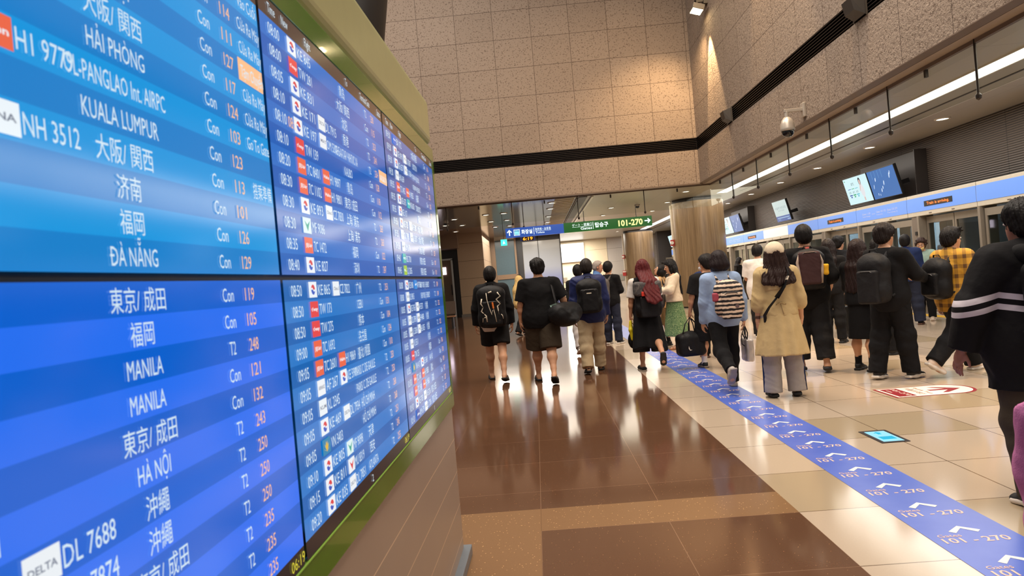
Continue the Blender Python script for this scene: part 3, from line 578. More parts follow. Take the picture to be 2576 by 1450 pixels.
screen(1, 1, [('08:50', '', 'KE 865', 'CZ 7822', '广州', 'T2', '251'), ('08:50', '', 'TW 173', '', 'CEBU', 'Con', '131'), ('08:50', '', 'TW 275', '', '熊本', 'Con', '104'), ('09:00', '', '7C 1692', '', '名古屋', 'Con', '124'), ('09:05', '', '7C 2601', 'H1 9869', '臺北/ 桃園', 'Con', '110'), ('09:05', '', 'AF 267', 'KE 5901', 'PARIS/ C. DE GAULLE', 'T2', '250'),
    ('09:05', '', 'KL 2345', '', 'PARIS/ C. DE GAULLE', 'T2', '250'), ('09:05', '', 'KE 469', 'DL 7934', 'HỒ CHÍ MINH', 'T2', '268'), ('09:05', '', 'VN 3403', '', 'HỒ CHÍ MINH', 'T2', '268'), ('09:10', '', 'KE 805', 'MF 9098', '天津', 'T2', '251'), ('09:15', '', 'KE 811', 'MU 8319', '西安', 'T2', '245'), ('09:20', '', 'KE 035', 'DL 7851', 'ATLANTA', 'T2', '255')], '2')
screen(2, 0, [('09:30', '', 'BX 172', '', '大阪/ 関西', 'Con', '116'), ('09:30', '', 'KE 091', 'DL 7867', 'BOSTON', 'T2', '248'), ('09:30', '', 'KE 657', 'DL 7834', 'กรุงเทพ (สุวรรณ)', 'T2', '246'), ('09:30', '', 'HX 639', '', 'กรุงเทพ (สุวรรณ)', 'T2', '252'), ('09:35', '', '7C 1402', 'H1 9823', '福岡', 'Con', '125'), ('09:35', '', 'KE 673', 'WS 6003', 'TORONTO', 'T2', '237'),
    ('09:35', '', 'KE 117', '', '臺北', 'T2', '265'), ('09:35', '', 'KE 723', 'AF 5380', '大阪/ 関西', 'T2', '251'), ('09:35', '', 'DL 7890', 'JL 5217', '大阪/ 関西', 'T2', '251'), ('09:35', '', 'OM 6174', '', '大阪/ 関西', 'T2', '251'), ('09:40', '', 'RS 701', '', '東京/ 成田', 'Con', '107'), ('09:45', '', 'LJ 205', '', '東京/ 成田', 'Con', '111')], '')
screen(2, 1, [('10:00', '', 'KE 081', 'AP 7861', 'NEW YORK/ J. F. KENNEDY', 'T2', '249'), ('10:00', '', 'DL 9815', '', 'NEW YORK/ J. F. KENNEDY', 'T2', '249'), ('10:05', '', 'KE 765', 'AF 5371', '札幌', 'T2', '252'), ('10:05', '', 'DL 7891', 'EI 4408', '札幌', 'T2', '252'), ('10:05', '', 'JL 5208', 'HL 4255', '札幌', 'T2', '252'), ('10:05', '', 'VS 5511', '', '札幌', 'T2', '252'),
    ('10:05', '', 'TW 251', '', '福岡', 'Con', '106'), ('10:05', '', 'VN 417', 'KE 3681', 'HÀ NỘI', 'Con', '130'), ('10:10', '', '7C 1601', 'H1 9858', '臺北', 'Con', '109'), ('10:10', '', '7C 1801', 'H1 9860', '高雄', 'Con', '127'), ('10:10', '', 'KE 703', 'AF 5276', '東京/ 成田', 'T2', '257'), ('10:10', '', 'AM 679', 'DL 7206', '東京/ 成田', 'T2', '257')], '1')

# ================================================================ platform side
XC = 8.45
m = bpy.data.materials.new('corrugated_dark_metal'); m.use_nodes = True; t = NT(m); v = t.co(); x, y, z = t.xyz(v)
wv = t.n('ShaderNodeTexWave', bands_direction='Z'); wv.inputs['Scale'].default_value = 7.2; t.l(v, wv.inputs['Vector'])
jy, _ = t.joint(y, 2.2, 3.6, .02)
t.col(t.mix(t.m('MAXIMUM', jy, t.m('LESS_THAN', wv.outputs['Fac'], .3)), lin((84, 74, 66)), lin((34, 29, 26)))); t.b.inputs['Roughness'].default_value = .5; t.bump(wv.outputs['Fac'], .6, .02)
w = MB(); w.box((8.82, -6, 2.5), (9.0, 44.5, HC)); struct(w.build('wall_platform', m))
w = MB(); w.box((8.46, -6, 2.602), (8.81, 42.5, 2.612)); struct(w.build('trim_6', M_dark))
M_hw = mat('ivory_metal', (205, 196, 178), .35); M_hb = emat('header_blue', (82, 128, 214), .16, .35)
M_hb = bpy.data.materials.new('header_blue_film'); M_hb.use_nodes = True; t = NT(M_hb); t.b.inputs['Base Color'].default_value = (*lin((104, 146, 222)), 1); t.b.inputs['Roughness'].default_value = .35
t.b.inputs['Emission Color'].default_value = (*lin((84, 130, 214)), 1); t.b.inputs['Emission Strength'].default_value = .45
M_hl = emat('header_glare_white', (255, 248, 226), 1.0)  # floodlight glare on the glossy film, painted as a white glow
M_bk = mat('black_led_case', (22, 18, 16), .4); M_la = emat('led_amber', (255, 130, 50), 1.6); M_ht = mat('pale_print', (214, 220, 236), .5)
ords = ['first', 'second', 'third', 'fourth', 'fifth', 'sixth', 'seventh', 'eighth', 'ninth', 'tenth', 'eleventh', 'twelfth', 'thirteenth', 'fourteenth', 'fifteenth', 'sixteenth']
yj = [8.53+2.44*i for i in range(16)]
for i in range(14):
    a, b = yj[i]+.006, yj[i+1]-.006; lit = i == 6  # the one panel whose fascia carries painted glare
    h = thing('platform_header', f'{"glare-whitened" if lit else "blue"} header panel over the platform doors, {ords[i]} from the near end', 'header panel', (XC, yj[i], 2.13), group='header panels over the platform doors')
    w = MB(); w.box((0, .006, 0), (.35, b-a, .47)); bevel(w.build('casing', M_hw, h), .008)
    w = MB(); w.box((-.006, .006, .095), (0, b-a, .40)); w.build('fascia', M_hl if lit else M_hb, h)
    w = MB()
    for q in (.7, 1.5): w.box((-.008, q, .03), (0, q+.09, .045))
    w.build('latch', M_trim, h)
    k = {0: 1, 2: 1, 4: 1, 7: 1, 10: 1, 12: 1}.get(i)
    if k:
        y0 = {0: 9.3, 2: 14.15, 4: 19.05, 7: 26.45}.get(i, yj[i]+.7)-yj[i]
        w = MB(); w.box((-.012, y0, .185), (-.004, y0+1.0, .30)); dpl = w.build('led_display', M_bk, h)
        w = MB(); text(w, 'Train is arriving.', (-.014, y0+.9, .215), (0, -1, 0), (0, 0, 1), .062, .8, bold=.02); w.build('amber_lettering', M_la, dpl)
    if i in (3, 8):
        w = MB(); T = lambda s, q, z, hh, ww: text(w, s, (-.009, q, z), (0, -1, 0), (0, 0, 1), hh, ww)
        T('Gates 1-50', 2.1, .245, .05, .42); T('Transfer Passenger', 2.1, .185, .035, .42); T('›››', 1.6, .22, .05, .16)
        T('Gates 101-132', 1.38, .245, .05, .46); T('Gates 230-270', .86, .245, .05, .46); T('Concourse', 1.38, .185, .035, .3); T('Terminal 2', .86, .185, .035, .46)
        w.build('pale_lettering', M_ht, h)
# platform screen doors: bays of double doors and fixed panes
m = bpy.data.materials.new('dark_reflective_glass'); m.use_nodes = True; nt = m.node_tree; nt.nodes.remove(nt.nodes['Principled BSDF'])
tr = nt.nodes.new('ShaderNodeBsdfTransparent'); tr.inputs[0].default_value = (.62, .68, .68, 1); gl = nt.nodes.new('ShaderNodeBsdfGlossy'); gl.inputs['Roughness'].default_value = .03; gl.inputs[0].default_value = (.9, .95, .95, 1)
fr = nt.nodes.new('ShaderNodeFresnel'); fr.inputs[0].default_value = 1.6; mx = nt.nodes.new('ShaderNodeMixShader')
ge = nt.nodes.new('ShaderNodeNewGeometry'); mu = nt.nodes.new('ShaderNodeMath'); mu.operation = 'MULTIPLY'; iv = nt.nodes.new('ShaderNodeMath'); iv.operation = 'SUBTRACT'; iv.inputs[0].default_value = 1
nt.links.new(ge.outputs['Backfacing'], iv.inputs[1]); nt.links.new(fr.outputs[0], mu.inputs[0]); nt.links.new(iv.outputs[0], mu.inputs[1]); nt.links.new(mu.outputs[0], mx.inputs[0]); nt.links.new(tr.outputs[0], mx.inputs[1]); nt.links.new(gl.outputs[0], mx.inputs[2]); nt.links.new(mx.outputs[0], nt.nodes['Material Output'].inputs[0])
M_dg = m; M_al = mat('brushed_aluminium', (150, 140, 126), .35, .35); M_gr = mat('grey_brown_panel', (120, 108, 96), .5)
def framed(w, g, y0, y1, z0, z1, x, fw=.055, d=.045):
    w.box((x, y0, z0), (x+d, y0+fw, z1)); w.box((x, y1-fw, z0), (x+d, y1, z1)); w.box((x, y0+fw, z0), (x+d, y1-fw, z0+fw)); w.box((x, y0+fw, z1-.14), (x+d, y1-fw, z1))
    g.box((x+.018, y0+fw, z0+fw), (x+.026, y1-fw, z1-.14))
y0 = 8.45; nb = 0
while y0 < 43:
    s = thing('platform_door_bay', f'aluminium and glass platform door bay, {ords[nb]} from the near end', 'platform door', (XC, y0, 0), group='platform door bays')
    ww = MB(); gg = MB()
    for a, b in ((.08, 1.06), (1.08, 2.06)):
        w, g = MB(), MB(); framed(w, g, a, b, .03, 2.10, .14); w.box((.14, a+.055, .78), (.185, b-.055, .86)); d = w.build('door_leaf', M_al, s); g.build('pane', M_dg, d)
        if a < 1: 
            w = MB(); n = 24; w.add([(.135, 1.0+.07*cos(2*pi*i/n), 1.32+.07*sin(2*pi*i/n)) for i in range(n)], [tuple(range(n-1, -1, -1))]); w.build('warning_sticker', mat('white_sticker', (222, 196, 190), .5), d)
    for y in (0, 2.08): 
        w = MB(); w.box((-.02, y, 0), (.30, y+.07, 2.13)); w.build('post', M_al, s)
    w = MB(); w.box((.02, 2.15, 0), (.06, 2.42, 2.13)); w.build('grey_panel', M_gr, s)
    w = MB(); w.box((.0, 2.22, 1.72), (.02, 2.30, 1.80)); w.build('sensor', M_bk, s)
    for a, b in ((2.42, 3.4), (3.55, 4.80)):
        w, g = MB(), MB(); framed(w, g, a, b, .12, 2.08, .03, .06); f = w.build('fixed_frame', M_al, s); g.build('pane', M_dg, f)
    w = MB(); w.box((-.02, 3.42, 0), (.2, 3.52, 2.13)); w.build('post', M_al, s)
    w = MB(); w.box((0, 2.16, 0), (.08, 4.83, .12)); w.box((.05, .07, 0), (.3, 2.08, .03)); w.build('threshold', mat('pale_threshold', (178, 166, 148), .4), s)
    if nb == 2:
        w = MB(); w.box((.015, 3.6, 1.36), (.028, 4.7, 1.72)); w.build('paper_notice', mat('white_paper', (235, 228, 220), .6), s)
    y0 += 4.86; nb += 1
w = MB(); w.quad((8.12, -6, .002), (8.36, -6, .002), (8.36, 46.9, .002), (8.12, 46.9, .002)); m = mat('yellow_tactile', (206, 158, 40), .5)
tag(w.build('tactile_strip', m), 'yellow tactile strip on the floor along the platform doors', 'floor strip')
w = MB(); w.box((8.81, -6, -.6), (11.5, 46.9, -.5)); struct(w.build('floor_track', M_dark))
w = MB(); w.box((11.4, -6, -.6), (11.5, 46.9, HC)); struct(w.build('wall_tunnel', M_dark))
# the shuttle train behind the doors
tn = thing('shuttle_train', 'pale shuttle train with lit windows behind the platform doors', 'train', (9.15, 15.6, 0))
M_tr = mat('train_white', (196, 202, 210), .3); M_tb = mat('train_blue', (70, 90, 170), .3)
w = MB(); L = 8.0
w.box((0, 0, -.3), (.06, L, 1.1)); w.box((0, 0, 1.98), (.06, L, 2.5)); w.box((0, 0, 2.45), (2.1, L, 2.55)); w.box((0, 0, -.1), (2.1, L, .03)); w.box((2.04, 0, -.3), (2.1, L, 2.5))
for a, b in ((0, .3), (1.5, 2.0), (3.2, 3.7), (4.9, 5.4), (6.6, 8.0)): w.box((0, a, 1.1), (.06, b, 1.98))
w.box((0, L-.05, -.3), (2.1, L, 2.5)); bevel(w.build('body', M_tr, tn), .02)
w = MB(); w.box((-.006, 0, .35), (0, L, .62)); w.build('blue_band', M_tb, tn)
w = MB(); w.box((.3, .1, 2.41), (1.8, L-.1, 2.44)); w.build('interior_light', emat('train_lamp', (228, 240, 255), 5.0), tn)
for a, b in ((.3, 1.5), (2.0, 3.2), (3.7, 4.9), (5.4, 6.6)):
    w = MB(); w.box((.02, a, 1.1), (.03, b, 1.98)); w.build('window_pane', M_glass, tn)
w = MB(); w.add([(0, 0, -.3), (0, -.85, .2), (0, -.45, 1.9), (0, 0, 2.5), (2.1, 0, -.3), (2.1, -.85, .2), (2.1, -.45, 1.9), (2.1, 0, 2.5)], [(3, 2, 1, 0), (4, 5, 6, 7), (2, 6, 5, 1), (3, 7, 6, 2), (1, 5, 4, 0)]); w.build('nose', mat('nose_pale_blue', (186, 204, 220), .25), tn)
w = MB(); w.box((-.008, -.55, .95), (0, -.08, 1.2)); w.build('vent_panel', mat('dark_vent', (50, 54, 60), .5), tn)
w = MB(); w.box((-.006, -.75, .2), (0, 0, .45)); w.build('blue_stripe', M_tb, tn)

# tilted monitors on the platform wall
M_mo = mat('monitor_black', (18, 17, 17), .35)
E_bl = [emat('ad_blue', (78, 128, 196), .85), emat('ad_spark', (214, 232, 255), 1.0), emat('ad_mid_blue', (104, 156, 214), .85)]
E_wh = [emat('ad_white', (214, 246, 250), 1.0), emat('ad_ink', (70, 80, 92), .6), emat('ad_blue_pill', (70, 100, 190), .8), emat('ad_green_pill', (70, 190, 130), .8), emat('ad_cyan_pill', (110, 205, 225), .9), emat('ad_skin', (240, 205, 196), .85), emat('ad_dress', (236, 236, 240), .95)]
E_in = [emat('info_pale', (205, 226, 226), .9), emat('info_blue', (84, 116, 184), .8), emat('info_ink', (150, 172, 182), .8), emat('info_light_blue', (160, 196, 232), .9)]
def monitor(y, kind, lab):
    """kind: white ad, blue ad or info; the face leans out over the platform"""
    o = thing('wall_monitor', lab, 'monitor', (8.40, y, 2.68)); o.rotation_euler = (0, radians(-14), 0)
    w = MB(); w.box((0, 0, 0), (.07, 1.27, .72)); bevel(w.build('case', M_mo, o), .006)
    w = MB(); w.box((.07, .3, .2), (.40, .34, .3)); w.box((.07, .93, .2), (.40, .97, .3)); w.box((.07, .25, .12), (.16, 1.02, .6)); w.build('bracket', M_mo, o)
    w = MB(); x = -.002; q = lambda a, b, c, d, mi, e=0: w.quad((x-e, b, c), (x-e, a, c), (x-e, a, d), (x-e, b, d), mi)
    q(.015, 1.255, .015, .705, 0)
    e = .001; R = random.Random(3)
    def blob(cy, cz, a, b, mi, tl=0, ee=.001):
        n = 12; w.add([(x-ee, cy-(a*cos(t_)*cos(tl)-b*sin(t_)*sin(tl)), cz+a*cos(t_)*sin(tl)+b*sin(t_)*cos(tl)) for t_ in [2*pi*i/n for i in range(n)]], [tuple(range(n))], mi)
    if kind == 'b':
        for cy, cz, a, b in ((.95, .48, .05, .02), (.62, .36, .06, .02), (.8, .2, .05, .02), (.72, .26, .04, .018), (1.1, .32, .06, .012), (1.0, .12, .035, .012), (.92, .1, .03, .01), (.3, .5, .07, .02), (.25, .56, .05, .015)): blob(cy, cz, a, b, 1, 1.2)
        for cy in (.9, .75, 1.05, .6): q(cy, cy+.02, .5, .69, 2, e)
        mats = E_bl
    elif kind == 'w':
        for i, (c, s) in enumerate(((2, 'a'), (3, 'b'), (4, 'c'))):
            yy = 1.12-i*.19; q(yy-.15, yy, .41, .425, c, e); q(yy-.15, yy, .24, .27, c, e); q(yy-.11, yy-.04, .19, .225, c, e)
            text(w, 'BYTS', (x-e, yy-.02, .30), (0, -1, 0), (0, 0, 1), .05, .1, mi=1)
        text(w, 'BYTS', (x-e, .88, .50), (0, -1, 0), (0, 0, 1), .07, .14, mi=1); q(1.16, 1.2, .63, .66, 3, e)
        blob(.42, .56, .06, .1, 1, 0, .001); blob(.42, .545, .042, .065, 5, 0, .002); blob(.40, .33, .10, .19, 6, .1, .001); blob(.46, .40, .018, .10, 5, -.5, .002); q(.36, .42, .06, .22, 5, .0005)
        mats = E_wh
    else:
        q(.015, 1.255, .015, .20, 1, e); text(w, '서울역 인천공항', (x-e, 1.1, .43), (0, -1, 0), (0, 0, 1), .07, .95, mi=2); text(w, '안내 말씀', (x-e, .9, .36), (0, -1, 0), (0, 0, 1), .03, .55, mi=2)
        q(.1, 1.15, .12, .15, 3, .002); q(.05, .3, .05, .08, 3, .002); text(w, '안내', (x-.002, 1.1, .05), (0, -1, 0), (0, 0, 1), .05, .2, mi=3)
        mats = E_in
    w.build('screen', mats, o)
k = .995
for y, kd, lab in ((15.88, 'b', 'blue advertising monitor over the platform, beside a white one with a figure'), (17.18, 'w', 'white advertising monitor with a figure over the platform'), (22.62, 'i', 'pale notice monitor with a blue foot, alone over the platform'), (27.75, 'b', 'blue advertising monitor partly hidden by the near oak column'), (29.05, 'w', 'white advertising monitor just behind the near oak column'),
                   (39.8, 'b', 'far blue advertising monitor seen between the two oak columns'), (41.1, 'w', 'far white advertising monitor seen between the two oak columns'), (10.4, 'i', 'pale notice monitor cut by the picture edge high over the platform')):
    monitor(y, kd, lab)
for y0_, lab in ((15.6, 'dark backing panel behind the blue and white monitor pair'), (27.6, 'dark backing panel behind the monitors at the near oak column'), (39.7, 'dark backing panel behind the far monitor pair')):
    w = MB(); w.box((8.74, y0_, 2.63), (8.815, y0_+2.9, 3.62)); w.box((8.55, y0_-.02, 2.63), (8.815, y0_, 3.62)); tag(w.build('monitor_backing', mat('dark_backing', (40, 34, 31), .5)), lab, 'panel')
w = MB(); w.box((8.0, 44.6, 0), (9.0, 45.2, HC)); struct(w.build('wall_platform_end', mat('dark_pilaster', (66, 60, 58), .5)))
# ================================================================ smooth bodies: signed distances meshed by surface nets
def frame_z(d, hint=(0, 1, 0)):
    """3x3 with columns x,y,z where z = d"""
    z = Vector(d).normalized(); y = Vector(hint); y = (y-z*y.dot(z)).normalized(); x = y.cross(z); return np.array([x, y, z]).T
def V(*a): return np.array(a, float)
class Sdf:
    def __init__(s, vox): s.p = []; s.vox = vox
    def cap(s, a, b, ra, rb=None, k=.02, clip=None, sy=None, sub=False):
        s.p.append(('c', V(*a), V(*b), ra, ra if rb is None else rb, k, clip, sy, sub)); return s
    def ell(s, c, r, R=None, k=.02, clip=None, sub=False):
        s.p.append(('e', V(*c), V(*r), np.eye(3) if R is None else R, 0, k, clip, None, sub)); return s
    def box(s, c, h, rd=.01, R=None, k=.01, clip=None, sub=False):
        s.p.append(('b', V(*c), V(*h), np.eye(3) if R is None else R, rd, k, clip, None, sub)); return s
    def fun(s, f, lo, hi, k=.01, clip=None):
        s.p.append(('f', V(*lo), V(*hi), f, 0, k, clip, None, False)); return s
    def chain(s, pts, rs, k=.02, **kw):
        for i in range(len(pts)-1): s.cap(pts[i], pts[i+1], rs[i], rs[i+1], k, **kw)
        return s
    def bounds(s, q):
        t = q[0]
        if t == 'c':
            r = max(q[3], q[4]); return np.minimum(q[1], q[2])-r, np.maximum(q[1], q[2])+r
        if t == 'e':
            e = np.abs(q[3]) @ q[2]; return q[1]-e, q[1]+e
        if t == 'b':
            e = np.abs(q[3]) @ (q[2]+q[4]); return q[1]-e, q[1]+e
        return q[1], q[2]
    def mesh(s, disp=None, cut=None):
        vx = s.vox; bb = [s.bounds(q) for q in s.p if not q[8]]
        lo = np.min([b[0] for b in bb], 0)-3*vx; hi = np.max([b[1] for b in bb], 0)+3*vx
        n = np.ceil((hi-lo)/vx).astype(int)+1
        F = np.full(n, 9.0, np.float32)
        for q in s.p:
            k = q[5]; a, b = s.bounds(q); m = k+2.5*vx
            i0 = np.maximum(np.floor((a-m-lo)/vx).astype(int), 0); i1 = np.minimum(np.ceil((b+m-lo)/vx).astype(int)+1, n)
            if (i1 <= i0).any(): continue
            ax = [(lo[j]+vx*np.arange(i0[j], i1[j])).astype(np.float32) for j in range(3)]
            X, Y, Z = np.meshgrid(*ax, indexing='ij')
            if q[0] == 'c':
                A, B = q[1], q[2]; d = B-A; L = max(d@d, 1e-9)
                px, py, pz = X-A[0], Y-A[1], Z-A[2]
                t = np.clip((px*d[0]+py*d[1]+pz*d[2])/L, 0, 1)
                py_ = (py-t*d[1])
                if q[7]: py_ = py_/q[7]
                D = np.sqrt((px-t*d[0])**2+py_**2+(pz-t*d[2])**2)-(q[3]+(q[4]-q[3])*t)
                if q[7] and q[7] < 1: D *= q[7]
            elif q[0] == 'f': D = q[3](X, Y, Z)
            else:
                R = q[3]; px, py, pz = X-q[1][0], Y-q[1][1], Z-q[1][2]
                l = [px*R[0, j]+py*R[1, j]+pz*R[2, j] for j in range(3)]; r = q[2]
                if q[0] == 'e':
                    k0 = np.sqrt((l[0]/r[0])**2+(l[1]/r[1])**2+(l[2]/r[2])**2); k1 = np.sqrt((l[0]/r[0]**2)**2+(l[1]/r[1]**2)**2+(l[2]/r[2]**2)**2)
                    D = k0*(k0-1)/np.maximum(k1, 1e-6)
                else:
                    e = [np.abs(l[j])-r[j] for j in range(3)]
                    D = np.sqrt(sum(np.maximum(v, 0)**2 for v in e))+np.minimum(np.maximum(np.maximum(e[0], e[1]), e[2]), 0)-q[4]
            if q[6] is not None:
                for pt, nn in q[6]:
                    D = np.maximum(D, (X-pt[0])*nn[0]+(Y-pt[1])*nn[1]+(Z-pt[2])*nn[2])
            sl = F[i0[0]:i1[0], i0[1]:i1[1], i0[2]:i1[2]]
            if q[8]:
                D = -D; h = np.maximum(k-np.abs(sl-D), 0)/k; sl[...] = np.maximum(sl, D)+h*h*k*.25
            else:
                h = np.maximum(k-np.abs(sl-D), 0)/k; sl[...] = np.minimum(sl, D)-h*h*k*.25
        if disp is not None or cut is not None:
            X, Y, Z = np.meshgrid(*[(lo[j]+vx*np.arange(n[j])).astype(np.float32) for j in range(3)], indexing='ij')
            if disp is not None: F += disp(X, Y, Z)
            if cut is not None:
                for pt, nn in cut: F = np.maximum(F, (X-pt[0])*nn[0]+(Y-pt[1])*nn[1]+(Z-pt[2])*nn[2])
        F[0] = F[-1] = 1; F[:, 0] = F[:, -1] = 1; F[:, :, 0] = F[:, :, -1] = 1
        return nets(F, lo, vx)
def nets(F, lo, vx):
    I = F < 0; n = np.array(F.shape)
    c = np.zeros(n-1, np.int8)
    for dx in (0, 1):
        for dy in (0, 1):
            for dz in (0, 1): c += I[dx:n[0]-1+dx, dy:n[1]-1+dy, dz:n[2]-1+dz]
    cells = np.argwhere((c > 0) & (c < 8)); idx = np.full(n-1, -1, np.int32)
    if not len(cells): return np.zeros((0, 3)), np.zeros((0, 4), int)
    idx[tuple(cells.T)] = np.arange(len(cells))
    P = np.zeros((len(cells), 3)); K = np.zeros(len(cells))
    i, j, k = cells.T
    co = [(0, 0, 0), (1, 0, 0), (0, 1, 0), (1, 1, 0), (0, 0, 1), (1, 0, 1), (0, 1, 1), (1, 1, 1)]
    for a, b in ((0, 1), (2, 3), (4, 5), (6, 7), (0, 2), (1, 3), (4, 6), (5, 7), (0, 4), (1, 5), (2, 6), (3, 7)):
        A, B = co[a], co[b]; fa = F[i+A[0], j+A[1], k+A[2]]; fb = F[i+B[0], j+B[1], k+B[2]]
        m = (fa < 0) != (fb < 0); t = np.where(m, fa/np.where(m, fa-fb, 1), 0)
        for q in range(3): P[:, q] += np.where(m, A[q]+t*(B[q]-A[q]), 0)
        K += m
    P = lo+(cells+P/K[:, None])*vx
    fs = []
    for ax in range(3):
        u, v = [(1, 2), (2, 0), (0, 1)][ax]
        s0 = [slice(1, n[q]-1) for q in range(3)]; s0[ax] = slice(0, n[ax]-1); s1 = list(s0); s1[ax] = slice(1, n[ax])
        a, b = I[tuple(s0)], I[tuple(s1)]; off = np.array([1, 1, 1]); off[ax] = 0
        for flip, msk in ((False, a & ~b), (True, ~a & b)):
            e = np.argwhere(msk)+off
            if not len(e): continue
            du = np.zeros(3, int); du[u] = 1; dv = np.zeros(3, int); dv[v] = 1
            q = [idx[tuple((e-x).T)] for x in (du+dv, dv, 0*du, du)]
            f = np.stack(q, 1); fs.append(f[:, ::-1] if flip else f)
    return P, np.concatenate(fs)
def mesh_obj(name, P, Fq, m, parent=None, off=None, mfun=None):
    me = bpy.data.meshes.new(name)
    if off is not None: P = P-np.array(off)
    me.vertices.add(len(P)); me.vertices.foreach_set('co', P.astype(np.float32).ravel())
    me.loops.add(len(Fq)*4); me.loops.foreach_set('vertex_index', Fq.astype(np.int32).ravel())
    me.polygons.add(len(Fq)); me.polygons.foreach_set('loop_start', np.arange(0, len(Fq)*4, 4, dtype=np.int32)); me.polygons.foreach_set('loop_total', np.full(len(Fq), 4, np.int32))
    for q in (m if isinstance(m, (list, tuple)) else [m]): me.materials.append(q)
    if mfun is not None: me.polygons.foreach_set('material_index', mfun(P[Fq].mean(1)).astype(np.int32))
    me.polygons.foreach_set('use_smooth', np.ones(len(Fq), bool)); me.update(calc_edges=True)
    o = bpy.data.objects.new(name, me); COL.objects.link(o)
    if parent: o.parent = parent
    return o
def folds(seed, amp, wl=.12, aniso=(1, 1, 1)):
    r = np.random.default_rng(seed); ks = []
    for i in range(7):
        d = r.normal(size=3)*np.array(aniso); d /= np.linalg.norm(d); ks.append((d*2*pi/(wl*r.uniform(.6, 1.8)), r.uniform(0, 6.28), r.uniform(.5, 1)))
    def f(X, Y, Z):
        w = .03*np.sin(X*23+Z*17)+.02*np.sin(Y*29-Z*13)
        o = 0
        for kk, ph, a in ks: o = o+a*np.abs(np.sin(((X+w)*kk[0]+Y*kk[1]+(Z+w)*kk[2])/2+ph))
        return (amp*(o/4.2-.8)).astype(np.float32)
    return f
def strands(amp, n=46, wav=0):
    def f(X, Y, Z): 
        a = np.arctan2(X, Y); return (amp*np.sin(a*n+6*np.sin(Z*14)+wav*np.sin(Z*60+X*30))+amp*.6*np.sin(a*17-Z*30)).astype(np.float32)
    return f
M_skin = {}
def skin(c=(214, 164, 130)):
    if c not in M_skin:
        m = mat('skin_%d' % c[0], c, .55); b = m.node_tree.nodes['Principled BSDF']; b.inputs['Subsurface Weight'].default_value = .0; M_skin[c] = m
    return M_skin[c]
def hairm(c=(20, 15, 13)):
    m = mat('hair_%d_%d' % c[:2], c, .5, spec=.2); 
    if not m.get('h'):
        m['h'] = 1; t = NT(m); v = t.co(); mp = t.n('ShaderNodeMapping'); mp.inputs['Scale'].default_value = (120, 120, 6); t.l(v, mp.inputs['Vector']); n = t.noise(mp.outputs[0], 1, 3); cc = lin(c)
        t.col(t.mix(n, tuple(x*.5 for x in cc), tuple(x*1.6+.004 for x in cc))); t.bump(n, .5, .01)
    return m

